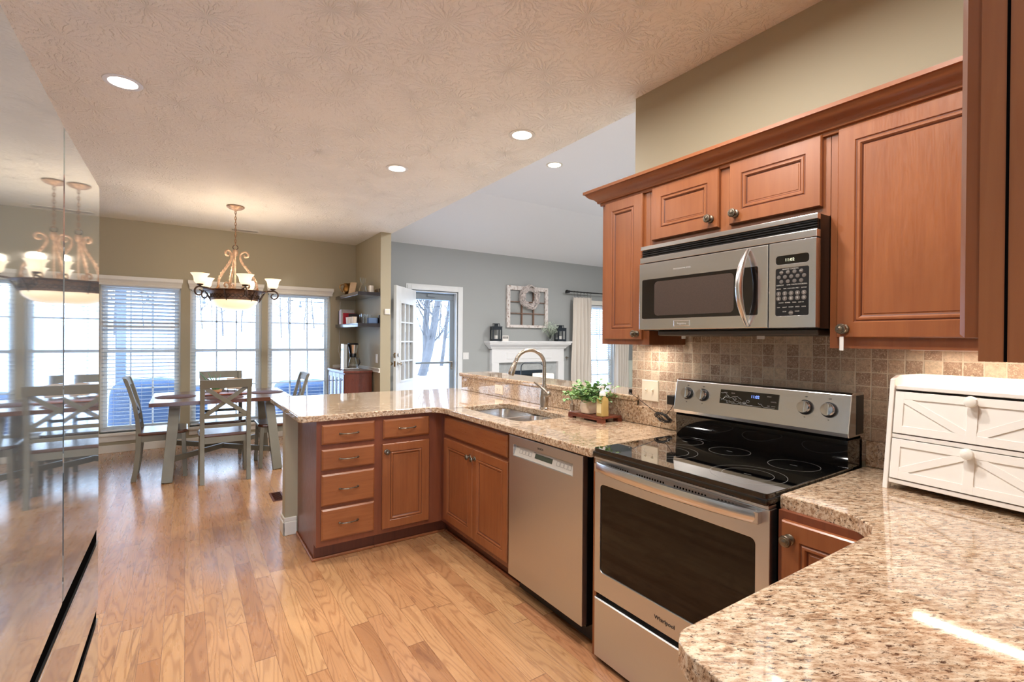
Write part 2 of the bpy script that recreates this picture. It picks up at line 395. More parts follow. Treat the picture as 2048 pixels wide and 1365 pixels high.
# ================================================================== SETTING
CH = 2.784; YW = 7.42; XL = -1.9; LRH = 3.42; YB = -3.2; XS = 8.15
struct(MB().box(XL-.2, XS+.2, YB-.2, YW+.16, -.12, 0).obj('floor', FLOOR), 'light oak strip floor running towards the dining windows')
m = MB().box(XL-.1, 2.28, YB, YW+.05, CH, CH+.12)
struct(m.obj('ceiling', CEIL), 'cream stomp-textured kitchen and dining ceiling')
m = MB().box(2.28, XS+.1, -.2, 5.88, LRH, LRH+.1)
m.prism([(5.88, LRH), (YW+.1, 2.875), (YW+.1, 2.985), (5.88, LRH+.11)], 2.28, XS+.1, M=Matrix(((0,0,1,0),(1,0,0,0),(0,1,0,0),(0,0,0,1))))
struct(m.obj('ceiling_living', WHITEP), 'white vaulted living room ceiling')
struct(MB().box(2.29, XS, -.2, YW, 0, .012).obj('floor_living', simple('added_bounce_carpet', (186,184,182), .95, var=.05, scale=200)), 'unseen pale grey carpet added to keep bounced living room light neutral')  # out of view, added so the ceiling gets a neutral bounce
# --- window wall: openings (x0,x1,z0,z1)
WIN = [(-.84, -.055, .235, 2.02), (.045, .86, .235, 2.02), (.935, 1.76, .235, 2.02)]
def wall_with_holes(x0, x1, y0, y1, z1, holes, name, mat):
    m = MB(); xs = x0
    for h in sorted(holes):
        m.box(xs, h[0], y0, y1, 0, z1); 
        if h[2] > 0: m.box(h[0], h[1], y0, y1, 0, h[2])
        m.box(h[0], h[1], y0, y1, h[3], z1); xs = h[1]
    m.box(xs, x1, y0, y1, 0, z1)
    return struct(m.obj(name, mat))
wall_with_holes(XL, 2.27, YW, YW+.15, CH+.1, WIN + [(-1.72, -.935, .235, 2.02)], 'wall_back', TAN)
DO = (3.03, 3.85, 0, 2.165); LW = (6.84, 7.60, .30, 2.10)
wall_with_holes(2.27, XS+.1, YW, YW+.15, 2.95, [DO, LW], 'wall_living', BLUEGREY)
struct(MB().box(XL-.12, XL, YB, YW+.15, 0, CH+.1).obj('wall_left', TAN))
m = MB().box(XL, -1.7, YB-.12, YB, 0, CH+.1).box(2.05, 2.28, YB-.12, YB, 0, CH+.1).box(-1.7, 2.05, YB-.12, YB, 2.45, CH+.1).box(-1.7, 2.05, YB-.12, YB, 0, .06)
struct(m.obj('wall_rear', TAN))  # unseen wall, its wide opening shaped to let in daylight as fill
m = MB().box(2.16, 2.28, -.17, 1.945, 0, CH+.02); struct(m.obj('wall_range', TAN))
struct(MB().box(2.16, 2.28, YB, -.17, 0, CH+.1).obj('wall_hall', TAN))
struct(MB().box(.64, 2.16, -.29, -.17, 0, CH).obj('wall_near', TAN))
struct(MB().box(2.16, 2.28, -.2, YW, CH+.12, LRH+.05).obj('wall_divider', WHITEP))
struct(MB().box(2.13, 2.27, 6.285, YW, 0, CH).obj('wall_stub', TAN))
struct(MB().box(XS, XS+.12, -.2, YW+.15, 0, LRH+.1).obj('wall_right', BLUEGREY))
struct(MB().box(2.28, XS, -.32, -.2, 0, LRH+.1).obj('wall_living_rear', BLUEGREY))
# wainscot and rails
struct(MB().box(7.88, XS, YW-.015, YW, 0, .93).box(XS-.015, XS, 4, YW, 0, .93).obj('trim_1', PALE), 'pale wainscot panel right of the living room curtain')
m = MB()
for z0, z1, d in ((.925, .94, .022), (.94, .972, .014), (.972, .985, .024)):
    m.box(2.13-d, 2.13, 6.285, YW, z0, z1); m.box(1.80, 2.13, YW-d, YW, z0, z1)
struct(m.obj('trim_2', TRIMW, bevel=.003), 'white chair rail in the coffee corner')
# baseboards
def base(name, x0, x1, y0, y1, h=.092):
    return struct(MB().box(x0, x1, y0, y1, 0, h).obj(name, TRIMW, bevel=.005))
base('baseboard_back', XL, 2.13, YW-.016, YW); base('baseboard_left', XL, XL+.016, YB, YW)
base('baseboard_stub', 2.114, 2.13, 6.29, YW); base('baseboard_living', 3.95, XS, YW-.014, YW)
# windows of the dining area
def sash_window(i, x0, x1, z0, z1, y, midz, rows=2, cols=3):
    w = struct(MB().box(x0, x1, y+.05, y+.13, z1-.035, z1).box(x0, x1, y+.05, y+.13, z0, z0+.035)
               .box(x0, x0+.03, y+.05, y+.13, z0+.035, z1-.035).box(x1-.03, x1, y+.05, y+.13, z0+.035, z1-.035).obj('window_%d' % i, TRIMW))
    for a, b, dy, nm in ((midz, z1-.035, .095, 'upper_sash'), (z0+.035, midz+.035, .07, 'lower_sash')):
        m = MB(); xa, xb = x0+.03, x1-.03; Y0, Y1 = y+dy, y+dy+.025; s = .035
        m.box(xa, xb, Y0, Y1, a, a+s).box(xa, xb, Y0, Y1, b-s, b).box(xa, xa+s, Y0, Y1, a+s, b-s).box(xb-s, xb, Y0, Y1, a+s, b-s)
        for k in range(1, cols):
            X = xa+s + (xb-xa-2*s)*k/cols; m.box(X-.009, X+.009, Y0+.004, Y1-.004, a+s, b-s)
        for k in range(1, rows):
            Z = a+s + (b-a-2*s)*k/rows; m.box(xa+s, xb-s, Y0+.004, Y1-.004, Z-.009, Z+.009)
        sa = m.obj(nm, TRIMW, w)
        MB().box(xa+s-.004, xb-s+.004, Y0+.011, Y0+.014, a+s-.004, b-s+.004).obj('pane', GLASS, sa)
    return w
for i, h in enumerate(WIN): sash_window(i+1, h[0], h[1], h[2], h[3], YW, 1.19)
sash_window(5, -1.72, -.935, .235, 2.02, YW, 1.19)
sash_window(4, LW[0], LW[1], LW[2], LW[3], YW, .93, 2, 2)
# head casings (crown shaped) and stools
def crown_casing(n, x0, x1, z0, z1, y=YW):
    m = MB(); prof = [(.012, z0), (.03, z0), (.034, z0+.018), (.03, z0+.022), (.04, z0+.05), (.055, z0+.07), (.058, z1), (0, z1), (0, z0)]
    X = [x0, x1]
    vs = []
    for x, sgn in ((x0, 1), (x1, -1)):
        vs.append([m.bm.verts.new((x + sgn*(.058-d)*.6, y-d, z)) for d, z in prof])
    for k in range(len(prof)): m.bm.faces.new([vs[0][k], vs[0][(k+1) % len(prof)], vs[1][(k+1) % len(prof)], vs[1][k]])
    m.bm.faces.new(vs[0]); m.bm.faces.new(vs[1][::-1])
    return struct(m.obj('trim_%d' % n, TRIMW), 'white crown head casing over a dining window')
for i, (a, b) in enumerate(((-.90, -.03), (.02, .885), (.915, 1.80), (-1.77, -.91))): crown_casing(3+i, a, b, 1.99, 2.10)
for i, h in enumerate(WIN + [(-1.72, -.935, 0, 0)]):
    struct(MB().box(h[0]-.03, h[1]+.03, YW-.04, YW+.06, .20, .235).box(h[0]-.01, h[1]+.01, YW-.014, YW, .13, .20).obj('trim_%d' % (8+i), TRIMW, bevel=.005), 'white window stool and apron')
# LR window casing and door casing
m = MB(); a, b, z0, z1 = LW
m.box(a-.08, a, YW-.02, YW, z0-.08, z1+.09).box(b, b+.08, YW-.02, YW, z0-.08, z1+.09).box(a-.08, b+.08, YW-.02, YW, z1, z1+.09).box(a-.08, b+.08, YW-.04, YW, z0-.03, z0)
struct(m.obj('trim_13', TRIMW, bevel=.004), 'white casing of the living room window')
m = MB(); a, b, z0, z1 = DO
for k, (o1, d) in enumerate(((.105, .012), (.08, .022))):
    m.box(a-o1, a-.012, YW-d, YW, 0, z1+o1).box(b+.012, b+o1, YW-d, YW, 0, z1+o1).box(a-.012, b+.012, YW-d, YW, z1+.012, z1+o1)
m.box(a-.01, a+.015, YW, YW+.15, 0, z1+.01).box(b-.015, b+.01, YW, YW+.15, 0, z1+.01).box(a, b, YW, YW+.15, z1-.01, z1+.012)
struct(m.obj('trim_14', DOORW, bevel=.003), 'white casing around the open exterior door')

# open inner door: hinged left, swung into the room
hx, hy = 3.045, YW-.03; ang = atan2(-.74, -.67)
D = thing('door_1', 'white half-glazed inner door standing open', 'door', (hx, hy, .012), ang); D['kind'] = 'structure'
DW, DH, DT = .83, 2.14, .044
def dl(): return MB()
m = dl(); gx0, gx1, gz0, gz1 = .155, DW-.155, .74, 1.90
m.box(0, gx0, 0, DT, 0, DH).box(gx1, DW, 0, DT, 0, DH).box(gx0, gx1, 0, DT, 0, gz0).box(gx0, gx1, 0, DT, gz1, DH)
m.obj('door_slab', DOORW, D, bevel=.003, local=True)
m = dl()
for s_, t0 in ((-1, -.012), (1, DT)):
    m.box(gx0-.02, gx0+.008, t0, t0+.012, gz0-.02, gz1+.02).box(gx1-.008, gx1+.02, t0, t0+.012, gz0-.02, gz1+.02).box(gx0, gx1, t0, t0+.012, gz0-.02, gz0+.008).box(gx0, gx1, t0, t0+.012, gz1-.008, gz1+.02)
for k in (1, 2): m.box(gx0+(gx1-gx0)*k/3-.01, gx0+(gx1-gx0)*k/3+.01, -.006, DT+.006, gz0, gz1)
for k in (1, 2, 3): m.box(gx0, gx1, -.006, DT+.006, gz0+(gz1-gz0)*k/4-.01, gz0+(gz1-gz0)*k/4+.01)
m.obj('glazing_bars', DOORW, D, local=True)
dl().box(gx0, gx1, .018, .026, gz0, gz1).obj('pane', GLASS, D, local=True)
for z, nm in ((1.0, 'door_knob'), (1.125, 'deadbolt')):
    m = dl()
    if nm == 'door_knob':
        for s_ in (-1, 1):
            y0 = 0 if s_ < 0 else DT
            m.lathe([(.031, 0), (.031, .006), (.012, .012), (.011, .035), (.026, .045), (.03, .058), (.024, .07), (.005, .074)], (DW-.065, y0, z), (0, s_, 0), 20)
    else:
        m.lathe([(.028, 0), (.026, .012), (.01, .014)], (DW-.065, 0, z), (0, -1, 0), 18); m.lathe([(.028, 0), (.026, .012), (.01, .014)], (DW-.065, DT, z), (0, 1, 0), 18)
        m.box(DW-.01, DW+.02, DT/2-.012, DT/2+.012, z-.02, z+.02)
    m.obj(nm, KNOBM, D, smooth=True, local=True)
dl().box(DW-.001, DW+.0015, .01, DT-.01, .96, 1.04).box(DW-.001, DW+.0015, .01, DT-.01, 1.09, 1.16).obj('latch_plate', BRASS, D, local=True)
# storm door, closed, full glass with a push bar
S2 = MB(); a, b, z0, z1 = DO; y0, y1 = YW+.085, YW+.12; a += .018; b -= .018
STORM = simple('grey_storm_door_frame', (128,138,146), .45, var=.02)
S2.box(a, a+.075, y0, y1, .18, z1-.13).box(b-.075, b, y0, y1, .18, z1-.13).box(a, b, y0, y1, z1-.13, z1-.015).box(a, b, y0, y1, .02, .18)
sd = struct(S2.obj('door_2', STORM, bevel=.004), 'grey-framed storm door with full glass')
MB().box(a+.07, b-.07, y0+.012, y0+.018, .17, z1-.12).obj('pane', GLASS, sd)
MB().box(a+.06, b-.06, y0-.012, y0, .955, .99).obj('push_bar', STORM, sd, bevel=.004)
MB().tube([(b-.13, y0-.03, .99), (b-.05, y0-.035, .985), (b-.03, y0-.02, .96), (b-.035, y0-.01, .9)], .007, 8).box(b-.055, b-.02, y0-.01, y0, .86, 1.0).obj('latch_handle', KNOBM, sd)
MB().box(a+.28, a+.42, y0-.03, y0, z1-.085, z1-.045).obj('closer_bracket', STORM, sd)

# ================================================================== CABINETS
DOORSEQ = [(0, 0), (0, .014), (.004, .019), (.052, .019), (.055, .0155), (.058, .0155), (.061, .0185), (.067, .0185), (.071, .0145), (.075, .011), (.079, .011), (.0805, .0125), (.088, .0125)]
DRSEQ = [(0, 0), (0, .012), (.010, .019)]
ZV = Vector((0, 0, 1))
def knob(parent, p, N, lab=None):
    m = MB().lathe([(.0155, 0), (.016, .003), (.0145, .006), (.007, .009), (.006, .017), (.010, .020), (.0165, .024), (.0175, .028), (.0155, .032), (.0115, .0325), (.0112, .0345), (.008, .0345), (.0078, .0365), (.004, .038), (.0003, .0385)], p, N, 22)
    return m.obj('knob', NICKEL, parent, smooth=True)
def pull(parent, c, U, N):
    c, U, N = Vector(c), Vector(U), Vector(N); pts = []; r = []
    for i in range(15):
        t = -1+2*i/14; pts.append(c + U*t*.056 + N*(.004+.022*(1-t*t)**.5 if abs(t) < 1 else .004)); r.append(.0052 if abs(t) > .85 else .0036+.0012*abs(sin(t*16)))
    m = MB().tube(pts, r, 8)
    for s in (-1, 1): m.sphere(c+U*.056*s+N*.004, .0068, 10)
    return m.obj('pull_handle', NICKEL, parent, smooth=True)
def door(parent, O, U, N, w, h, kn=None, name='door'):
    m = MB().rings(O, U, ZV, N, w, h, DOORSEQ); m.bm.faces.ensure_lookup_table()
    for k in (4, 8, 9):
        for q in range(4): m.bm.faces[4*k+q].material_index = 1 if k != 9 else 0
    d = m.obj(name, [CAB, GLAZE], parent)
    if kn: knob(d, Vector(O)+Vector(U)*kn[0]+ZV*kn[1]+Vector(N)*.019, N)
    return d
def drawer(parent, O, U, N, w, h, handle=True, name='drawer'):
    d = MB().rings(O, U, ZV, N, w, h, DRSEQ).obj(name, CABH, parent)
    if handle: pull(d, Vector(O)+Vector(U)*w/2+ZV*h/2+Vector(N)*.019, U, N)
    return d
G_base = 'base cabinets under the granite counters'
# peninsula drawer base (faces -Y), front plane Y=3.101
PF = 3.101
c = thing('drawer_base_cabinet', 'cinnamon wood cabinet with four stacked drawers at the open end of the peninsula', 'cabinet', (.85, 3.4, 0))
MB().box(.66, 1.038, PF, 3.685, .105, .874).box(.6605, 1.038, PF+.07, 3.685, 0, .105).obj('body', CABF, c)
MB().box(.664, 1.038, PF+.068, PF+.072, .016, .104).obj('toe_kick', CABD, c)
for z0, z1 in ((.731, .852), (.573, .700), (.354, .547), (.144, .334)): drawer(c, (.687, PF, z0), (1,0,0), (0,-1,0), .326, z1-z0)
MB().box(.648, .660, PF+.055, 3.69, 0, .018).box(.648, 1.038, PF+.052, PF+.068, 0, .018).obj('shoe_moulding', CAB, c, bevel=.006, seg=3)
c = thing('door_base_cabinet', 'cinnamon wood peninsula cabinet with one drawer over a single door', 'cabinet', (1.25, 3.4, 0))
MB().box(1.038, 1.497, PF, 3.685, .105, .874).box(1.038, 1.567, PF+.07, 3.685, 0, .105).obj('body', CABF, c)
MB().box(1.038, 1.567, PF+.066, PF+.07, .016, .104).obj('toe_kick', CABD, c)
drawer(c, (1.07, PF, .727), (1,0,0), (0,-1,0), .324, .125)
door(c, (1.064, PF, .136), (1,0,0), (0,-1,0), .330, .557, kn=(.026, .508))
MB().box(1.038, 1.55, PF+.052, PF+.068, 0, .018).obj('shoe_moulding', CAB, c, bevel=.006, seg=3)
# sink base (faces -X), X=1.497
BF = 1.497
c = thing('sink_base_cabinet', 'cinnamon wood sink cabinet with a false drawer front over two doors', 'cabinet', (1.8, 2.65, 0))
MB().box(BF, BF+.02, 2.212, 3.685, .105, .874).box(BF, 2.13, 2.212, 2.232, .105, .874).box(BF+.07, BF+.09, 2.212, 3.17, 0, .105).box(BF+.02, 2.13, 2.232, 3.6, .105, .125).obj('body', CABF, c)
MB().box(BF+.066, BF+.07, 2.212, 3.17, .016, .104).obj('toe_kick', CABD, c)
MB().rings((BF, 3.034, .724), (0,-1,0), ZV, (-1,0,0), .790, .129, DRSEQ).obj('false_drawer_front', CABH, c)
door(c, (BF, 3.036, .140), (0,-1,0), (-1,0,0), .402, .562, kn=(.375, .505))
door(c, (BF, 2.630, .140), (0,-1,0), (-1,0,0), .394, .562, kn=(.027, .505))
MB().box(BF+.05, BF+.066, 2.212, 3.15, 0, .018).obj('shoe_moulding', CAB, c, bevel=.006, seg=3)
# filler strip between dishwasher and range
tag(MB().box(BF-.003, 2.1, 1.548, 1.570, 0, .874).obj('filler_panel', CAB), 'narrow cinnamon wood end panel between dishwasher and range', 'panel')
# corner base to the right of the range
c = thing('corner_base_cabinet', 'cinnamon wood base cabinet between range and near counter, one door', 'cabinet', (1.8, .4, 0))
MB().box(BF, 2.13, -.15, .768, .105, .874).box(BF+.07, 2.13, -.15, .768, 0, .105).obj('body', CABF, c)
door(c, (BF, .752, .136), (0,-1,0), (-1,0,0), .34, .715, kn=(.026, .665))
c = thing('near_base_cabinet', 'base cabinet carrying the near granite counter', 'cabinet', (1.1, .15, 0))
MB().box(.70, BF, -.15, .455, .105, .874).box(.70, BF, -.15, .385, 0, .105).obj('body', CABF, c)
door(c, (.745, .455, .136), (1,0,0), (0,1,0), .36, .715, kn=(.33, .665)); door(c, (1.12, .455, .136), (1,0,0), (0,1,0), .36, .715, kn=(.03, .665))

# upper cabinets (face -X), frame plane X=1.872
UF = 1.872; UB, UT = 1.362, 2.135
c = thing('upper_cabinet', 'narrow tall wall cabinet left of the microwave', 'cabinet', (2.0, 1.75, UB), group=None)
MB().box(UF, 2.158, 1.588, 1.910, UB, UT).obj('body', CAB, c); door(c, (UF, 1.880, 1.388), (0,-1,0), (-1,0,0), .255, .722, kn=(.229, .028))
c = thing('upper_cabinet', 'short two-door wall cabinet above the microwave', 'cabinet', (2.0, 1.2, 1.83))
MB().box(UF, 2.158, .792, 1.586, 1.826, UT).obj('body', CAB, c)
door(c, (UF, 1.566, 1.862), (0,-1,0), (-1,0,0), .353, .253, kn=(.318, .040)); door(c, (UF, 1.165, 1.862), (0,-1,0), (-1,0,0), .35, .253, kn=(.030, .040))
c = thing('upper_cabinet', 'large single-door wall cabinet right of the microwave', 'cabinet', (2.0, .4, UB))
MB().box(UF, 2.158, -.168, .790, UB, UT).obj('body', CAB, c); dd = door(c, (UF, .764, 1.398), (0,-1,0), (-1,0,0), .56, .716, kn=(.026, .030))
tag(MB().box(1.828, 1.8295, .730, .742, 1.355, 1.402).obj('child_lock_strap', WPLAST), 'white strap hanging from the knob of the big upper cabinet door', 'strap')
# near wall upper cabinet (faces +Y)
c = thing('near_upper_cabinet', 'foreground wall cabinet cut by the right edge of the photo', 'cabinet', (1.1, 0, 1.366))
MB().box(.70, 1.86, -.168, .112, 1.366, UT+.005).box(.70, .74, .112, .152, 1.366, UT+.005).obj('body', CAB, c)
MB().box(.74, 1.86, .112, .1515, 1.366, 1.405).box(.74, 1.86, .112, .1515, UT-.03, UT+.005).box(1.26, 1.30, .112, .1515, 1.366, UT).box(1.80, 1.86, .112, .1515, 1.366, UT).obj('face_frame', CAB, c)
door(c, (.713, .152, 1.391), (1,0,0), (0,1,0), .56, .72, kn=(.53, .03)); door(c, (1.29, .152, 1.391), (1,0,0), (0,1,0), .5, .72, kn=(.03, .03))
MB().box(.6995, .7005, .130, .1325, 1.366, UT).obj('stile_seam', DARKGAP, c)
# crown moulding over the range-wall cabinets
prof = [(0, 2.106), (.010, 2.106), (.012, 2.118), (.022, 2.121), (.024, 2.130), (.036, 2.142), (.054, 2.150), (.066, 2.163), (.070, 2.170), (.078, 2.172), (.078, 2.186), (0, 2.186)]
m = MB(); A = []
for (px, py, dx, dy) in ((2.158, 1.910, 0, 1), (UF, 1.910, -1, 1), (UF, -.168, -1, 0)):
    A.append([m.bm.verts.new((px+dx*d, py+dy*d, z)) for d, z in prof])
for a, b in zip(A, A[1:]):
    for k in range(len(prof)): m.bm.faces.new([a[k], a[(k+1) % len(prof)], b[(k+1) % len(prof)], b[k]])
m.bm.faces.new(A[0]); m.bm.faces.new(A[-1][::-1])
tag(m.obj('crown_moulding', CABH, smooth=True, ang=25), 'cinnamon wood crown moulding along the top of the range-wall cabinets', 'moulding')

# ================================================================== COUNTERS
T0, T1 = .876, .914
def tray_edge(o): pass
sink_hole = rrect(1.575, 1.955, 2.265, 2.975, .07, 6)
fr = []
for i in range(7):                                   # rounded inner corner where sink run meets peninsula
    a = R(0 + 90*i/6); fr.append((1.330+.12*cos(a) , 3.071-.0 - .12 + .12*sin(a)))
fr = [(1.452-.11+.11*0, 3.071)]
inner = [(1.450, 2.955), (1.442, 2.995), (1.424, 3.028), (1.396, 3.055), (1.355, 3.070)]
poly = [(2.118, 1.541), (1.450, 1.541)] + inner + [(.60, 3.082), (.572, 3.092), (.556, 3.115), (.548, 4.20), (.575, 4.225), (2.138, 4.16), (2.138, 3.988), (2.118, 3.988)]
m = MB().prism(poly, T0, T1, holes=[sink_hole])
tag(m.obj('granite_countertop', GRAN, bevel=.011, seg=3), 'L-shaped speckled granite counter with the sink, running onto the peninsula', 'countertop')
poly = [(2.135, .7755), (1.518, .7755), (1.513, .640), (1.497, .560), (1.455, .512), (1.40, .495), (.69, .500), (.665, .497), (.645, .484), (.630, .46), (.618, .40), (.618, -.165), (2.135, -.165)]
tag(MB().prism(poly, T0-.004, T1).obj('granite_countertop', GRAN, bevel=.013, seg=4), 'speckled granite counter in the foreground, right of the range', 'countertop')
# granite splashes
tag(MB().box(2.120, 2.158, 1.541, 1.895, T1, 1.014).box(2.118, 2.139, 1.895, 3.985, T1, 1.036).obj('granite_backsplash', GRAN, bevel=.003), 'granite backsplash behind the sink, under the raised bar ledge', 'backsplash')
tag(MB().box(2.136, 2.158, -.165, .7755, T1, 1.012).obj('granite_backsplash', GRAN, bevel=.003), 'low granite backsplash right of the range behind the white bin', 'backsplash')
poly = [(2.108, 1.895), (2.158, 1.895), (2.158, 1.947), (2.44, 1.947), (2.44, 4.02), (2.108, 4.02)]
tag(MB().prism(poly, 1.036, 1.070).obj('bar_ledge', GRAN, bevel=.010, seg=3), 'raised granite bar ledge behind the sink', 'ledge')
struct(MB().box(2.141, 2.28, 1.947, 3.985, 0, 1.034).obj('wall_bar', TAN))
struct(MB().box(.579, 2.141, 3.69, 3.80, 0, .874).obj('wall_knee', TAN))
m = MB().box(.565, .579, 3.676, 3.814, 0, .095).box(.565, .655, 3.676, 3.69, 0, .095).box(.569, .579, 3.68, 3.81, .095, .125).box(.569, .655, 3.68, 3.69, .095, .125).box(.579, 2.13, 3.80, 3.814, 0, .095)
struct(m.obj('baseboard_knee', TRIMW, bevel=.005), 'white baseboard wrapping the end of the peninsula knee wall')
# tumbled mosaic tile on the range wall and its return
tag(MB().box(2.150, 2.1595, -.168, .7755, 1.012, 1.372).box(2.150, 2.1595, .7755, 1.541, .93, 1.45).box(2.150, 2.1595, 1.541, 1.895, 1.014, 1.45).box(2.150, 2.1595, 1.895, 1.945, 1.070, 1.45).obj('tile_backsplash', TILE), 'tumbled brown travertine mosaic tile behind range and counters', 'tile')

# ------------------------------------------------------------------ sink, faucet, dispenser
k = thing('sink', 'undermount double-bowl stainless sink in the granite counter', 'sink', (1.765, 2.62, .874))
for nm, y0, y1 in (('left_bowl', 2.625, 2.985), ('right_bowl', 2.255, 2.600)):
    m = MB(); rg = []
    for ins, z in ((-.012, .8745), (0, .8745), (.006, .84), (.012, .72), (.03, .695), (.07, .69)):
        rg.append([m.bm.verts.new((x, y, z)) for x, y in rrect(1.572+ins, 1.958-ins, y0+ins, y1-ins, max(.02, .065-ins*.3), 5)])
    for a, b in zip(rg, rg[1:]):
        for q in range(len(a)): m.bm.faces.new([a[q], a[(q+1) % len(a)], b[(q+1) % len(b)], b[q]])
    m.bm.faces.new(rg[-1])
    bo = m.obj('bowl', STEELH, k, smooth=True)
    MB().lathe([(.042, 0), (.040, .004), (.028, .003), (.001, .002)], (1.79, (y0+y1)/2, .691), (0,0,1), 20).obj('drain', CHROME, bo, smooth=True)
FX, FY = 2.012, 2.60
k = thing('faucet', 'brushed nickel pull-down gooseneck faucet', 'faucet', (FX, FY, T1))
MB().lathe([(.031, 0), (.031, .006), (.026, .012), (.0275, .03), (.031, .06), (.032, .085), (.029, .11), (.022, .135), (.0175, .150), (.0185, .153), (.0175, .158), (.0145, .160), (.0145, .17)], (FX, FY, T1), (0,0,1), 28).obj('body', BNICK, k, smooth=True)
d = Vector((-.93, .37, 0)).normalized(); r = .100
pts = [(FX, FY, 1.08), (FX, FY, 1.16), (FX, FY, 1.205)] + [Vector((FX, FY, 1.212)) + d*r*(1-cos(a)) + ZV*r*sin(a) for a in [R(x) for x in range(8, 165, 8)]]
p1 = pts[-1]; t1 = (Vector(pts[-1])-Vector(pts[-2])).normalized(); pts.append(p1+t1*.012)
MB().tube(pts, .0128, 14).obj('gooseneck', BNICK, k, smooth=True)
p2 = pts[-1]; t1 = (t1 + Vector((0,0,-.12))).normalized()
MB().lathe([(.0135, -.002), (.0150, 0), (.0150, .004), (.0135, .006), (.0150, .012), (.0185, .035), (.0215, .070), (.0225, .088), (.020, .096), (.012, .097)], p2, t1, 22).obj('spray_head', BNICK, k, smooth=True)
m = MB().lathe([(.018, 0), (.021, .012), (.020, .030), (.014, .040), (.003, .044)], (FX-.005, FY-.018, 1.01), (.35, -1, .25), 18)
q = Vector((FX-.005, FY-.045, 1.018)); m.tube([q, q+Vector((-.012, .015, .022)), q+Vector((-.03, .045, .05)), q+Vector((-.046, .075, .072)), q+Vector((-.050, .083, .080))], [.0095, .010, .0085, .0085, .006], 10)
m.obj('lever_handle', BNICK, k, smooth=True)
SX, SY = 2.085, 2.395
k = thing('soap_dispenser', 'small nickel soap dispenser behind the plant tray', 'soap dispenser', (SX, SY, T1))
MB().lathe([(.019, 0), (.019, .006), (.0145, .01), (.0155, .028), (.016, .05), (.010, .054), (.008, .062)], (SX, SY, T1), (0,0,1), 18).obj('base', BNICK, k, smooth=True)
MB().tube([(SX, SY, T1+.058), (SX-.005, SY+.002, T1+.078), (SX-.022, SY+.012, T1+.086), (SX-.04, SY+.024, T1+.078), (SX-.048, SY+.03, T1+.062)], [.008, .008, .0065, .0055, .005], 10).obj('spout', BNICK, k, smooth=True)

# ------------------------------------------------------------------ riser tray with plant and soap
RT = thing('wooden_riser', 'small reddish wooden riser tray on the counter beside the sink', 'tray', (2.015, 2.116, T1), R(90))
L2, W2 = .144, .080
m = MB().box(-L2, L2, -W2, W2, .022, .034)
m.obj('top_board', wood('riser_wood', (92,40,24), (122,58,36), .3, (3,30,30)), RT, bevel=.003, local=True)
RW = bpy.data.materials['riser_wood']
for x in (-1, 1):
    for y in (-1, 1): MB().box(x*L2-(x*.04 if x > 0 else -.0), x*L2+(.04 if x < 0 else 0), y*W2-(.03 if y > 0 else 0), y*W2+(.03 if y < 0 else 0), 0, .022).obj('foot', RW, RT, local=True)
MB().box(-L2+.04, L2-.04, -W2, -W2+.012, .012, .022).obj('rail', RW, RT, local=True); MB().box(-L2+.04, L2-.04, W2-.012, W2, .012, .022).obj('rail', RW, RT, local=True)
PX, PY, PZ = 1.988, 2.135, T1+.0341
P = thing('potted_plant', 'leafy green plant in a small cream pot on the wooden riser', 'potted plant', (PX, PY, PZ))
m = MB(); rg = []
for w_, z in ((.030, 0), (.038, .004), (.044, .03), (.042, .06), (.034, .078), (.031, .078), (.03, .06)):
    rg.append([m.bm.verts.new((PX+x, PY+y, PZ+z)) for x, y in rrect(-w_, w_, -w_, w_, w_*.55, 4)])
for A_, B_ in zip(rg, rg[1:]):
    for q in range(len(A_)): m.bm.faces.new([A_[q], A_[(q+1) % len(A_)], B_[(q+1) % len(B_)], B_[q]])
m.bm.faces.new(rg[0][::-1]); m.bm.faces.new(rg[-1])
m.obj('pot', simple('cream_pot', (222,204,184), .45, var=.03), P, smooth=True)
def leaf(m, p, d, n, l, w):
    p, d, n = Vector(p), Vector(d).normalized(), Vector(n); s = d.cross(n)
    if s.length < 1e-4: s = Vector((1,0,0))
    s.normalize(); n = s.cross(d)
    c0 = m.bm.verts.new(p); e = m.bm.verts.new(p+d*l)
    q = [m.bm.verts.new(p+d*l*f+s*w*k+n*w*.3) for f in (.4, .75) for k in (-1, 1)]; q[2].co -= s*w*.25*-1; q[3].co -= s*w*.25
    mid = m.bm.verts.new(p+d*l*.5)
    for f in ((c0, q[1], mid), (c0, mid, q[0]), (q[0], mid, q[2]), (q[1], q[3], mid), (q[2], mid, e), (mid, q[3], e)): m.bm.faces.new(f)
random.seed(3)
m = MB(); st = MB()
tips = []
for i in range(70):
    th = random.uniform(0, 2*pi); el = random.uniform(.15, 1.25); ln = random.uniform(.08, .155)
    tips.append((th, el, ln))
for th, el, ln in tips + [(R(-50), .75, .19), (R(-60), .9, .17)]:
    p = Vector((PX+random.uniform(-.02,.02), PY+random.uniform(-.02,.02), PZ+.072)); d = Vector((cos(th)*cos(el), sin(th)*cos(el), sin(el))); path = [p.copy()]
    for s_ in range(6):
        p = p + d*ln/6; d = (d+Vector((0,0,-.12))).normalized(); path.append(p.copy())
        for k in range(3):
            sd_ = Vector((random.uniform(-1,1), random.uniform(-1,1), random.uniform(-.3,1))).normalized(); leaf(m, p, sd_, Vector((0,0,1)), random.uniform(.016,.026), random.uniform(.008,.012))
    st.tube(path, .0009, 4)
lg = NT('soft_green_leaf'); lg.set(rough=.5, sheen=.2); lr = lg.ramp(lg.noise(lg.coord(), 40, 2), 0, [(.3, s2l((72,118,66))), (.5, s2l((118,158,88))), (.7, s2l((160,192,120)))]); lg.l(lr, 0, lg.p, 'Base Color')
m.obj('foliage', lg.m, P); st.obj('stems', simple('plant_stem', (96,120,62)), P)
BX, BY = 1.975, 2.008
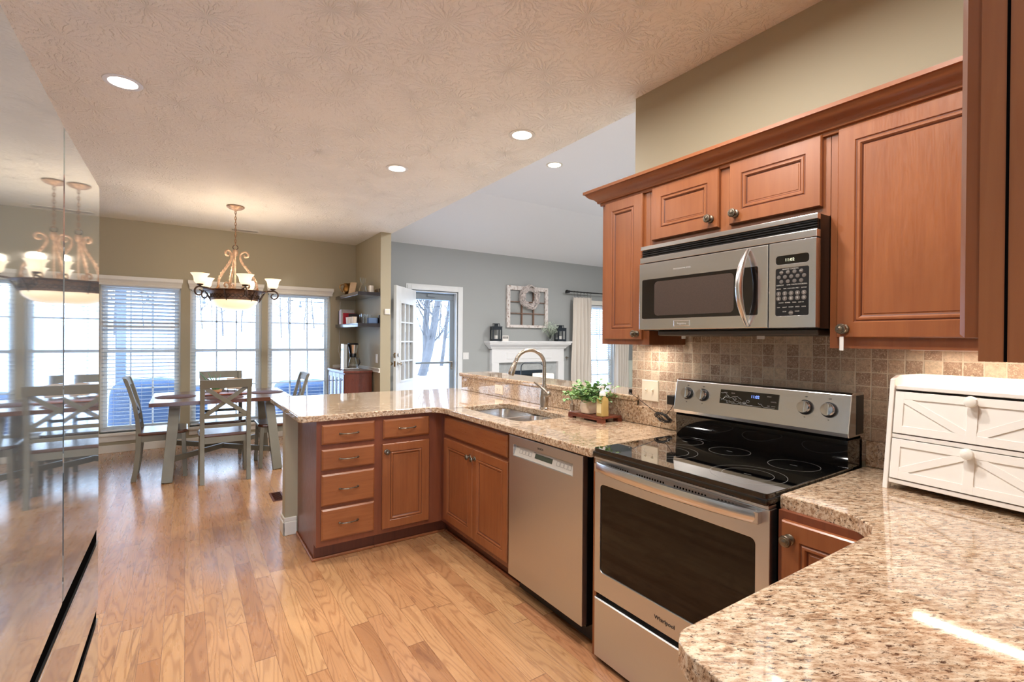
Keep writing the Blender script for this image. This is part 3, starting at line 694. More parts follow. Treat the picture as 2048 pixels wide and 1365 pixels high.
B_ = thing('soap_bottle', 'amber-yellow hand soap bottle with white pump on the riser', 'bottle', (BX, BY, PZ))
q = NT('amber_liquid_plastic'); q.set(col=s2l((206,176,110)), rough=.12, trans=.35, ior=1.4)
rg = []; m = MB()
for w_, z in ((.024, 0), (.027, .003), (.027, .088), (.024, .102), (.014, .112), (.014, .118)): rg.append([m.bm.verts.new((BX+x, BY+y, PZ+z)) for x, y in rrect(-w_, w_, -w_, w_, w_*.35, 3)])
for a, b in zip(rg, rg[1:]):
    for i in range(len(a)): m.bm.faces.new([a[i], a[(i+1) % len(a)], b[(i+1) % len(b)], b[i]])
m.bm.faces.new(rg[0][::-1]); m.bm.faces.new(rg[-1]); m.obj('bottle_body', q.m, B_, smooth=True)
MB().lathe([(.0165, .116), (.018, .118), (.018, .134), (.013, .142), (.008, .146), (.006, .165), (.010, .166), (.010, .174), (.002, .175)], (BX, BY, PZ), (0,0,1), 16).box(BX-.035, BX, BY-.006, BY+.006, PZ+.164, PZ+.174).obj('pump', WPLAST, B_, smooth=True)
MB().box(BX-.0278, BX-.0272, BY-.018, BY+.018, PZ+.02, PZ+.075).obj('paper_label', simple('cream_label', (222,206,160), .6), B_)

# ------------------------------------------------------------------ wall plates, charger
def plate(name, lab, cat, p, U, N, w, h, kind, mat=IVORY, group=None):
    U, N = Vector(U), Vector(N); t = thing(name, lab, cat, p, group=group); p = Vector(p)
    MB().rings(p-U*w/2-ZV*h/2, U, ZV, N, w, h, [(0, 0), (0, .003), (.004, .0055)]).obj('plate', mat, t)
    if kind[0] == 's':
        n = int(kind[1])
        for i in range(n):
            c0 = p + U*((i-(n-1)/2)*.046)
            MB().rings(c0-U*.0055-ZV*.012, U, ZV, N, .011, .024, [(0, .004), (0, .007)]).bar(c0+N*.006, c0+N*.016+ZV*.008, .008, .007, side=U).obj('toggle', mat, t)
    elif kind[0] == 'r':
        MB().rings(p-U*.017-ZV*.033, U, ZV, N, .034, .066, [(0, .004), (0, .0075), (.002, .009)]).obj('rocker', mat, t)
    elif kind[0] == 'o':
        hz = w > h; V2, U2 = (U, ZV) if hz else (ZV, U)
        for s in (-1, 1):
            c0 = p + V2*s*.0195
            m = MB().rings(c0-U2*.017-V2*.014, U2, V2, U2.cross(V2) if (U2.cross(V2)-N).length < .1 else N, .034, .028, [(0, .004), (.001, .0075)]); m.obj('receptacle', mat, t)
            m = MB()
            for k in (-1, 1): m.bar(c0+U2*.006*k+N*.0074, c0+U2*.006*k+N*.0078, .0018 if hz else .0018, .008, side=U2)
            m.bar(c0+V2*.008+N*.0074, c0+V2*.008+N*.0078, .004, .004, side=U2).obj('slots', DARKGAP, t)
    return t
NX = (-1, 0, 0)
plate('light_switch', 'ivory double toggle switch plate on the tile left of the range', 'light switch', (2.1495, 1.812, 1.103), (0,-1,0), NX, .116, .116, 's2')
plate('wall_outlet', 'ivory outlet half hidden behind the left end of the range backguard', 'outlet', (2.1495, 1.607, 1.103), (0,-1,0), NX, .074, .116, 'o')
plate('wall_outlet', 'ivory outlet set sideways in the granite behind the faucet', 'outlet', (2.1175, 3.335, .972), (0,-1,0), NX, .116, .074, 'o')
plate('light_switch', 'white switch plate beside the exterior door', 'light switch', (4.025, YW-.001, 1.085), (1,0,0), (0,-1,0), .11, .118, 'r', WPLAST)
plate('light_switch', 'white switch plate on the stub wall by the coffee maker', 'light switch', (2.1295, 6.42, 1.11), (0,-1,0), NX, .074, .118, 'r', WPLAST)
t = thing('thermostat', 'small white square thermostat on the end of the stub wall', 'thermostat', (2.218, 6.284, 1.735))
MB().rings((2.18, 6.285, 1.697), (1,0,0), ZV, (0,-1,0), .076, .076, [(0, 0), (0, .012), (.006, .02)]).obj('housing', WPLAST, t, bevel=.003); MB().rings((2.193, 6.265, 1.712), (1,0,0), ZV, (0,-1,0), .05, .045, [(0, 0), (0, .001)]).obj('face', IVORY, t)
t = thing('phone_charger', 'black plug-in charger with a bundled black cable left of the range', 'charger', (2.12, 1.63, 1.07))
MB().box(2.095, 2.141, 1.612, 1.660, 1.048, 1.098).obj('adapter', BLACK, t, bevel=.005)
pts = [(2.10, 1.622, 1.05), (2.09, 1.625, 1.03), (2.085, 1.65, 1.0)]
random.seed(5)
for i in range(90):
    a_ = i*.75; pts.append((2.088+.012*sin(a_*.37), 1.675+.045*cos(a_)+.008*sin(i), .978+.016*sin(a_)+.012*cos(a_)+.006*sin(i*1.7)))
pts += [(2.10, 1.72, .99), (2.10, 1.78, 1.02), (2.103, 1.85, 1.052), (2.105, 1.90, 1.074), (2.14, 1.955, 1.078), (2.17, 1.965, 1.076), (2.2, 1.985, 1.076)]
MB().tube(pts, .0017, 6).obj('cable', BLACK, t, smooth=True)
tag(MB().cyl((2.165, 1.985, 1.0875), (2.20, 1.955, 1.0875), .009, 12).box(2.18, 2.26, 1.95, 2.0, 1.0702, 1.078).obj('charging_dock', BLACK), 'small black gadget on the bar ledge at the wall end', 'gadget')

# ================================================================== APPLIANCES
# ------- dishwasher
DX = 1.469
t = thing('dishwasher', 'stainless dishwasher with white control strip between sink cabinet and range', 'dishwasher', (1.8, 1.91, 0))
MB().box(DX+.03, 2.1, 1.618, 2.208, .09, .868).box(DX+.1, 2.1, 1.62, 2.2, .01, .09).obj('tub', BLACK, t)
m = MB(); seq = [(0, 0), (0, .028), (.004, .032)]
# door as an outline with a recessed pocket for the controls
m.prism([(1.614, .102), (2.208, .102), (2.208, .866), (1.614, .866)], 0, .032, M=Matrix(((0,0,-1,DX+.032),(1,0,0,0),(0,1,0,0),(0,0,0,1))), holes=[[(1.682, .760), (2.166, .760), (2.166, .818), (1.682, .818)]])
dr = m.obj('door', STEELV, t, bevel=.003)
m = MB(); m.face([(DX+.004, 1.682, .760), (DX+.004, 2.166, .760), (DX+.022, 2.166, .818), (DX+.022, 1.682, .818)]); m.box(DX+.022, DX+.026, 1.682, 2.166, .76, .82)
cp = m.obj('control_panel', simple('silver_white_panel', (206,202,194), .35, var=0), t)
U = Vector((0,-1,0)); V = Vector((.018, 0, .058)).normalized(); Nn = U.cross(V)
def onp(y, f, off=.0006): return Vector((DX+.004, y, .760)) + V*(.0607*f) + Nn*off*(1 if Nn.x < 0 else -1)
m = MB(); m.bar(onp(1.985, .5), onp(1.845, .5), .024, .0006, side=V).obj('display_window', simple('lcd_olive', (70,76,62), .25), cp)
m = MB()
for y0 in (2.11, 1.80):
    for i in range(4):
        yc = y0 - i*.028
        for (a, b) in (((yc-.011, .32), (yc+.011, .32)), ((yc-.011, .66), (yc+.011, .66)), ((yc-.011, .32), (yc-.011, .66)), ((yc+.011, .32), (yc+.011, .66))): m.bar(onp(*a), onp(*b), .0009, .0004, side=V if a[1] == b[1] else U)
m.obj('buttons', PRINT, cp)
text('Bosch'.upper(), .014, (DX-.0008, 1.925, .832), (0,-1,0), (0,0,1), PRINT, dr)
for s_, y in (('ON', 2.148), ('AUTO', 1.99)): text(s_, .007, onp(y, .72, .001), U, V, PRINTL, cp)
MB().box(DX+.075, DX+.09, 1.62, 2.205, .01, .10).obj('toe_panel', BLACK, t)

# ------- range
RX, RC = 1.469, 1.466; RL, RR = 1.5385, .7785
t = thing('range', 'freestanding stainless electric range with black glass cooktop', 'range', (1.8, 1.16, 0))
MB().box(RX+.05, 2.13, RR+.004, RL-.004, .02, .885).obj('body', BLACKG, t)
for y in (RR+.05, RL-.05):
    for x in (RX+.1, 2.05): MB().cyl((x, y, 0), (x, y, .02), .015, 10).obj('foot', BLACK, t)
MB().rings((RX+.045, RL-.002, .022), (0,-1,0), ZV, (-1,0,0), RL-RR-.004, .254, [(0, 0), (0, .04), (.004, .045)]).obj('storage_drawer', STEEL, t)
# oven door: frame with window hole
M1 = Matrix(((0,0,-1,RX+.045),(1,0,0,0),(0,1,0,0),(0,0,0,1)))
win = rrect(.825, 1.503, .395, .770, .018, 4)
m = MB(); m.prism([(RR+.002, .300), (RL-.002, .300), (RL-.002, .872), (RR+.002, .872)], 0, .045, M=M1, holes=[win])
od = m.obj('oven_door', STEEL, t, bevel=.0025)
MB().prism(rrect(.824, 1.504, .394, .771, .018, 4), .02, .040, M=M1).obj('oven_window', OVGLASS, od)
text('Whirlpool', .022, (RX-.0012, 1.165, .338), (0,-1,0), (0,0,1), PRINT, od)
tk = MB().cyl((RX+.0045, .900, .482), (RX+.0042, .900, .482), .024, 24); tk.obj('round_sticker', simple('orange_sticker', (226,150,104), .5), od)
text('A/W', .012, (RX+.0035, .900, .488), (0,-1,0), (0,0,1), PRINT, od)
# vent strip and bowed handle
m = MB()
for g in range(4):
    for i in range(11):
        y = 1.475 - g*.175 - i*.0125
        if y > .82: m.box(RX-.001, RX+.001, y-.003, y+.003, .850, .861)
m.obj('vent_slots', DARKGAP, od)
n = 20; rows = []; m = MB()
for i in range(n+1):
    f = -1+2*i/n; y = (RL+RR)/2 + f*.345; bow = .030*(1-f*f)**.8 if abs(f) < 1 else 0; x0 = RX-.022-bow; dz = 0
    rows.append([m.bm.verts.new(p) for p in ((x0+.009, y, .822), (x0, y, .828), (x0-.004, y, .850), (x0+.001, y, .866), (x0+.012, y, .868), (x0+.012, y, .823))])
for a, b in zip(rows, rows[1:]):
    for k in range(6): m.bm.faces.new([a[k], a[(k+1) % 6], b[(k+1) % 6], b[k]])
m.bm.faces.new(rows[0]); m.bm.faces.new(rows[-1][::-1])
for y in (RR+.045, RL-.045): m.box(RX-.024, RX+.001, y-.02, y+.02, .826, .862)
m.obj('handle', STEELH, od, smooth=True, ang=50)
# cooktop
MB().box(RC-.012, 2.125, RR, RL, .884, .908).obj('cooktop_frame', BLACKG, t, bevel=.008, seg=3)
m = MB().prism(rrect(RC-.008, 2.06, RR+.004, RL-.004, .012, 3), .9065, .9215); ct = m.obj('cooktop_glass', BGLASS, t, bevel=.004, seg=3)
MB().box(RX-.004, RX+.04, RR+.003, RL-.003, .874, .884).obj('vent_trim', STEEL, t)
def ring(m, cx, cy, r, a0=0, a1=360, w=.0006):
    n = 64; A = []
    for i in range(n+1):
        a = R(a0+(a1-a0)*i/n); A.append([m.bm.verts.new((cx+(r+s*w)*cos(a), cy+(r+s*w)*sin(a), .9219)) for s in (-1, 1)])
    for a, b in zip(A, A[1:]): m.bm.faces.new([a[0], a[1], b[1], b[0]])
WR = simple('white_burner_line', (132,132,130), .4, var=0)
for nm, cx, cy, rr in (('front_left_burner', 1.665, 1.320, (.125, .090)), ('rear_left_burner', 1.900, 1.400, (.078,)), ('front_right_burner', 1.622, .940, (.122, .082)), ('rear_right_burner', 1.885, .914, (.086,)), ('rear_center_burner', 1.892, 1.176, (.080,))):
    m = MB()
    for r_ in rr: ring(m, cx, cy, r_)
    m.box(cx-.0006, cx+.0006, cy-.013, cy+.013, .9216, .9220); m.obj(nm, WR, ct)
# backguard
m = MB(); prof = [(2.065, .9), (2.03, .905), (2.012, .925), (2.006, 1.022), (2.13, 1.022), (2.13, .9)]
for y0, y1 in ((RR+.006, RL-.006),):
    A = [m.bm.verts.new((x, y0, z)) for x, z in prof]; B = [m.bm.verts.new((x, y1, z)) for x, z in prof]
    for k in range(len(prof)): m.bm.faces.new([A[k], A[(k+1) % 6], B[(k+1) % 6], B[k]])
    m.bm.faces.new(A); m.bm.faces.new(B[::-1])
m.obj('rear_riser', BLACKG, t, smooth=True, ang=40)
m = MB(); prof = [(2.000, 1.032), (1.996, 1.048), (2.022, 1.189), (2.032, 1.196), (2.120, 1.196), (2.120, 1.032)]
A = [m.bm.verts.new((x, RR-.001, z)) for x, z in prof]; B = [m.bm.verts.new((x, RL+.001, z)) for x, z in prof]
for k in range(6): m.bm.faces.new([A[k], A[(k+1) % 6], B[(k+1) % 6], B[k]])
m.bm.faces.new(A); m.bm.faces.new(B[::-1])
bg = m.obj('backguard', STEELH, t, bevel=.003)
MB().box(2.06, 2.118, RR-.0025, RR-.001, 1.04, 1.185).obj('end_cap', BLACK, bg)
MB().box(2.004, 2.125, RR+.01, RL-.01, 1.022, 1.033).obj('gap', DARKGAP, t)
sl = Vector((.026, 0, .141)).normalized(); bn = Vector((-sl.z, 0, sl.x)); bU = Vector((0,-1,0))
def onb(y, z, off=.0): return Vector((1.996+(z-1.048)*.026/.141, y, z)) + bn*off
for y, z in ((1.470, 1.130), (1.386, 1.130), (.933, 1.127), (.848, 1.127)):
    kb = MB().lathe([(.029, 0), (.029, .004), (.026, .006)], onb(y, z, .0005), bn, 28).obj('knob_base', BLACK, bg, smooth=True)
    m = MB().lathe([(.0235, .003), (.0235, .020), (.0215, .024), (.001, .025)], onb(y, z, .0005), bn, 28)
    m.bar(onb(y, z, .020)-sl*.0225, onb(y, z, .020)+sl*.0225, .011, .020, side=bU); m.obj('knob', CHROME, kb, smooth=True)
m = MB(); m.bar(onb(1.297, 1.134, .0012), onb(1.036, 1.134, .0012), .062, .003, side=sl); dp = m.obj('display_panel', BGLASS, bg)
t2 = emis('blue_digits', (30,120,255), 1.6); text('11:02', .017, onb(1.135, 1.140, .0032), bU, sl, t2, dp, 'clock_digits')
random.seed(12); m = MB()
for y0_, z0_, n_ in ((1.292, 1.150, 16), (1.294, 1.128, 30), (1.29, 1.118, 14), (1.20, 1.120, 10), (1.12, 1.122, 12)):
    yy, zz, pts = y0_, z0_, []
    for k in range(n_):
        pts.append(onb(yy, max(1.107, min(1.161, zz)), .0034)); yy -= .0065; zz += random.uniform(-.008, .0065)
    m.tube(pts, .0005, 4)
for yc, zc in ((1.262, 1.137), (1.255, 1.112), (1.225, 1.128), (1.18, 1.115), (1.165, 1.124)):
    m.tube([onb(yc+.007*cos(a), zc+.0045*sin(a), .0034) for a in [2*pi*i/12 for i in range(12)]], .0005, 4, closed=True)
m.obj('painted_film_glints', simple('pale_film_glint', (226,230,234), .2), dp)  # pale lines drawn in place of reflections on the crinkled display film
for i, (s_, y, z) in enumerate((('BAKE', 1.27, 1.150), ('BROIL', 1.235, 1.150), ('KEEP WARM', 1.19, 1.112), ('CLOCK', 1.235, 1.112), ('START', 1.075, 1.150), ('CANCEL', 1.055, 1.130), ('OFF', 1.075, 1.112), ('LIGHT', 1.055, 1.112))): text(s_, .0062, onb(y, z, .0032), bU, sl, PRINTL, dp)
for y in (1.470, 1.386, .933, .848):
    text('OFF', .006, onb(y, 1.166, .0006), bU, sl, PRINT, bg); text('HI', .005, onb(y, 1.088, .0006), bU, sl, PRINT, bg)

# ------- over-the-range microwave
MX = 1.768; ML, MR = 1.560, .790
t = thing('microwave', 'stainless over-the-range microwave with curved handle', 'microwave', (1.95, 1.175, 1.42))
MB().box(MX+.03, 2.13, MR+.002, ML-.002, 1.43, 1.823).obj('body', BLACK, t)
MB().box(MX+.06, 2.11, MR+.02, ML-.06, 1.405, 1.43).obj('vent_base', simple('grey_underside', (84,80,76), .4, .6), t, bevel=.006)
MB().box(MX+.1, MX+.104, 1.02, 1.05, 1.392, 1.408).box(MX+.1, MX+.104, 1.38, 1.40, 1.392, 1.408).obj('paper_tag', WPLAST, t)
# grille
MB().box(MX+.006, MX+.03, MR, ML, 1.803, 1.822).obj('top_trim', STEELH, t, bevel=.002)
m = MB()
for z in (1.771, 1.780, 1.789, 1.797): m.box(MX+.012, MX+.03, MR+.004, ML, z, z+.003)
m.box(MX+.02, MX+.032, MR+.004, ML, 1.767, 1.803); m.obj('vent_grille', BLACK, t)
MB().box(MX+.002, MX+.03, MR, ML, 1.742, 1.768).obj('upper_trim', STEELH, t, bevel=.002)
M2 = Matrix(((0,0,-1,MX+.03),(1,0,0,0),(0,1,0,0),(0,0,0,1)))
m = MB().prism([(.953, 1.433), (ML, 1.433), (ML, 1.738), (.953, 1.738)], 0, .032, M=M2, holes=[rrect(.992, 1.540, 1.484, 1.662, .006, 3)])
md = m.obj('door', STEELH, t, bevel=.0025)
gl = MB().prism(rrect(.991, 1.541, 1.483, 1.663, .006, 3), .01, .0335, M=M2).obj('door_glass', MWGLASS, md)
MB().prism(rrect(1.085, 1.470, 1.496, 1.650, .018, 4), .0333, .0341, M=M2).obj('screen', MWMESH, gl)
m = MB(); pts = []; N_ = 22
for i in range(N_+1):
    f = -1+2*i/N_; pts.append((MX-.006-.058*(1-f*f), 1.028, 1.586+.142*f))
m.tube(pts, [.0075+.0065*(1-(-1+2*i/N_)**2) for i in range(N_+1)], 14)
m.obj('handle', STEELH, md, smooth=True)
cpn = MB().prism([(MR, 1.433), (.949, 1.433), (.949, 1.738), (MR, 1.738)], 0, .032, M=M2, holes=[rrect(.812, .925, 1.475, 1.645, .006, 3), rrect(.812, .925, 1.658, 1.690, .010, 3)]).obj('control_panel', STEELH, t, bevel=.002)
kp = MB().prism(rrect(.8115, .9255, 1.4745, 1.6455, .006, 3), .012, .031, M=M2).obj('keypad', BLACK, cpn)
ds = MB().prism(rrect(.8115, .9255, 1.6575, 1.6905, .010, 3), .012, .030, M=M2).obj('display', BGLASS, cpn)
gU, gV = Vector((0,-1,0)), ZV
text('11:02', .015, (MX-.0012, .877, 1.6685), gU, gV, emis('green_digits', (150,175,50), .6), ds, 'clock_digits')
m = MB(); BT = simple('grey_button', (92,86,82), .4, var=0); xk = MX-.0008
def btn(y, z, r): MB().lathe([(r, 0), (r, .001), (r*.7, .0014)], (MX-.001, y, z), NX, 16).obj('key', BT, kp, smooth=True)
for i in range(4): btn(.905-i*.0225, 1.630-.0, .0068)
for i in range(5): btn(.914-i*.0215, 1.6135, .0068)
for i in range(4): btn(.905-i*.0225, 1.597, .0068)
dig = '1234567890'
for i in range(10): btn(.914-(i % 5)*.0215, 1.5545-(i//5)*.0175, .0082)
btn(.871, 1.485, .0078)
xt = MX-.0026
for i in range(10): text(dig[i], .0115, (xt, .914-(i % 5)*.0215, 1.5505-(i//5)*.0175), gU, gV, PRINTL, kp, 'digit')
text('SENSOR COOKING', .0065, (xt+.001, .874, 1.6385), gU, gV, PRINTL, kp); text('ONE TOUCH COOKING', .0062, (xt+.001, .852, 1.5825), gU, gV, PRINTL, kp); text('DEFROST', .006, (xt+.001, .909, 1.5825), gU, gV, PRINTL, kp)
for r_, (z, ys, ws) in enumerate(((1.570, (.914,.8925,.871,.8495,.828), ('AUTO','TIME','POPCORN','MELT','SOFTEN')), (1.520, (.905,.8825,.86,.8375), ('CLOCK','POWER','TIMER','ADD 30')), (1.504, (.914,.8925,.871,.8495,.828), ('FAN','LIGHT','WARM','SPEED','LOCK')), (1.4885, (.893,.85), ('STOP','PAUSE')))):
    for y, w_ in zip(ys, ws): text(w_, .0052, (xt+.001, y, z), gU, gV, PRINTL, kp)
text('START', .0048, (xt, .871, 1.4833), gU, gV, PRINTL, kp)
for i, w_ in enumerate(('POTATO','VEGGIE','PIZZA','REHEAT')): text(w_, .003, (xt, .905-i*.0225, 1.629), gU, gV, PRINTL, kp)
text('PROFESSIONAL SERIES', .009, (MX-.0026, 1.325, 1.693), gU, gV, PRINTL, md)
bp_ = MB().rings((MX-.002, 1.363, 1.446), gU, ZV, NX, .080, .026, [(0, 0), (0, .002), (.002, .003), (.003, .002)]).obj('name_plate', STEELH, md); text('Frigidaire', .012, (MX-.0046, 1.323, 1.454), gU, gV, PRINTL, bp_)

# ------- refrigerator (gloss stainless, flat doors facing +X)
FXP = -.195; f0, f1 = .79, 1.715; fm = 1.255
FR = NT('gloss_fridge_steel'); FR.set(col=s2l((196,208,216)), metal=.86, rough=.03)
FR = FR.m
t = thing('refrigerator', 'tall glossy steel four-door refrigerator cut by the left edge', 'refrigerator', (-.6, 1.25, 0))
MB().box(-.93, FXP-.06, f0+.01, f1-.01, .03, 1.785).obj('cabinet', simple('fridge_side_grey', (90,92,94), .4, .3, 0), t)
def fdoor(nm, y0, y1, z0, z1):
    return MB().rings((FXP-.055, y0, z0), (0,1,0), ZV, (1,0,0), y1-y0, z1-z0, [(0, 0), (0, .051), (.004, .055)]).obj(nm, FR, t)
ta = R(1.0); MB().rings((FXP-.055+(fm-f0)*sin(ta), f0, .868), (-sin(ta), cos(ta), 0), ZV, (cos(ta), sin(ta), 0), fm-.003-f0, .922, [(0, 0), (0, .051), (.004, .055)]).obj('upper_door', FR, t); fdoor('upper_door', fm+.003, f1, .868, 1.79)
fdoor('drawer', f0, f1, .652, .828); fdoor('drawer', f0, f1, .06, .617)
MB().box(FXP-.06, FXP-.03, f0+.005, f1-.002, .04, 1.78).obj('gasket', DARKGAP, t)
for z in (.828, .617): ph = MB().box(FXP-.035, FXP-.004, f0, f1-.001, z+.0005, z+.036).obj('pocket_handle', DARKGAP, t); MB().box(FXP-.008, FXP+.0004, f0, f1-.001, z-.001, z+.003).obj('lip', STEELH, ph)
MB().box(-.9, FXP-.08, f0+.03, f1-.03, 0, .03).obj('toe_grille', BLACK, t)
MB().box(FXP-.05, FXP-.002, f1-.0015, f1+.0008, .87, 1.788).obj('door_edge_strip', STEELH, t)

# ------- white two-drawer bin on the counter (turned towards the room)
o0 = Vector((1.876, .632, T1)); dirn = Vector((-.109, -.994, 0)).normalized(); 
t = thing('bread_box', 'white farmhouse two-drawer bread box with round knobs', 'bread box', o0, atan2(dirn.y, dirn.x))
# local: x along the front, y into the depth, z up; front leans back
BW, BH, BD = .42, .362, .235
lean = .048
def yf(z): return lean*z/BH
for x0 in (0, BW-.014):
    poly = [(0-.004, 0), (.02, 0), (.022, .012), (BD-.02, .012), (BD-.018, 0), (BD, 0), (BD, BH), (yf(.33)+.03, BH), (yf(.33)-.004, .350)]
    m = MB().prism(poly, 0, .014, M=Matrix(((0,0,1,x0),(1,0,0,0),(0,1,0,0),(0,0,0,1)))); m.obj('side_panel', WHITEG, t, bevel=.002, local=True)
MB().box(.014, BW-.014, yf(.33), BD, .318, .330).obj('top_shelf', WHITEG, t, bevel=.0015, local=True)
MB().box(.014, BW-.014, BD-.012, BD, .03, BH).obj('back_panel', WHITEG, t, local=True)
m = MB()
for z in (.028, .170): m.prism([(yf(z), z-.007), (BD-.012, z-.007), (BD-.012, z+.006), (yf(z), z+.006)], .014, BW-.014, M=Matrix(((0,0,1,0),(1,0,0,0),(0,1,0,0),(0,0,0,1))))
m.obj('rail', WHITEG, t, bevel=.0015, local=True)
Vl = Vector((0, lean, BH)).normalized(); Nl = Vector((0, -Vl.z, Vl.y))
def bdrawer(z0, z1, up_):
    h = (z1-z0)/Vl.z; O = Vector((.017, yf(z0)+.003, z0)); w = BW-.034
    m = MB().rings(O, (1,0,0), Vl, Nl, w, h, [(0, -.01), (0, .003)])
    def P_(u, v, n=.003): return O + Vector((u, 0, 0)) + Vl*v + Nl*n
    d = m.obj('drawer', WHITEG, t, local=True)
    m = MB(); s = .024; mid = w/2
    for (a, b) in (((0, s/2), (w, s/2)), ((0, h-s/2), (w, h-s/2)), ((s/2, 0), (s/2, h)), ((w-s/2, 0), (w-s/2, h)), ((mid, 0), (mid, h))): m.bar(P_(*a, .0045 if a[1] == b[1] else .0047), P_(*b, .0045 if a[1] == b[1] else .0047), s, .004, side=Vl if a[1] == b[1] else (1,0,0))
    if up_: dg = (((s, h-s), (mid-s*.4, s*.9)), ((w-s, h-s), (mid+s*.4, s*.9)))
    else: dg = (((s, s), (mid-s*.4, h-s*.9)), ((w-s, s), (mid+s*.4, h-s*.9)))
    for k, (a, b) in enumerate(dg): m.bar(P_(*a, .0043-.0002*k), P_(*b, .0043-.0002*k), s*.9, .0036, side=Nl.cross(P_(*b)-P_(*a)))
    m.obj('cross_battens', WHITEG, d, bevel=.0006, local=True)
    c0 = P_(mid, h-.014 if up_ else h-.012, .006)
    MB().lathe([(.008, 0), (.007, .006), (.014, .012), (.0165, .018), (.0145, .024), (.008, .027), (.001, .028)], c0, Nl, 20).obj('knob', simple('white_ceramic', (236,232,224), .15, var=0), d, smooth=True, local=True)
bdrawer(.179, .311, True); bdrawer(.037, .161, False)

# ================================================================== DINING
TX0, TX1, TY0, TY1 = -.285, .945, 5.615, 6.64
tcx, tcy = (TX0+TX1)/2, (TY0+TY1)/2
t = thing('dining_table', 'farmhouse table with walnut top and splayed sage-grey legs', 'table', (tcx, tcy, 0))
m = MB()
for i in range(6):
    w = (TY1-TY0)/6; m.box(TX0, TX1, TY0+i*w+.0008, TY0+(i+1)*w-.0008, .722, .760)
m.obj('tabletop', TABTOP, t, bevel=.002)
MB().box(TX0+.16, TX0+.24, TY0+.08, TY1-.08, .69, .722).box(TX1-.24, TX1-.16, TY0+.08, TY1-.08, .69, .722).obj('batten', SAGE, t)
ends = {}
for sx in (-1, 1):
    for sy in (-1, 1):
        b = Vector((tcx+sx*.475, tcy+sy*.52, 0)); tp = Vector((tcx+sx*.415, tcy+sy*.34, .715)); ends[(sx, sy)] = (b, tp)
        MB().bar(b+Vector((0,0,0)), tp, .088, .062, side=(1,0,0)).obj('leg', SAGE, t, bevel=.003)
for i, (A, B) in enumerate((((-1,-1), (1,1)), ((-1,1), (1,-1)))):
    f = .27; a = ends[A][0].lerp(ends[A][1], f); b = ends[B][0].lerp(ends[B][1], f); a.z = b.z = .205+.0*i
    if i: 
        mid = (a+b)/2; d_ = (b-a).normalized()*.03
        MB().bar(a, mid-d_, .03, .052, side=d_.cross(ZV)).bar(mid+d_, b, .03, .052, side=d_.cross(ZV)).obj('stretcher', SAGE, t, bevel=.003)
    else: MB().bar(a, b, .03, .052, side=(b-a).cross(ZV)).obj('stretcher', SAGE, t, bevel=.003)

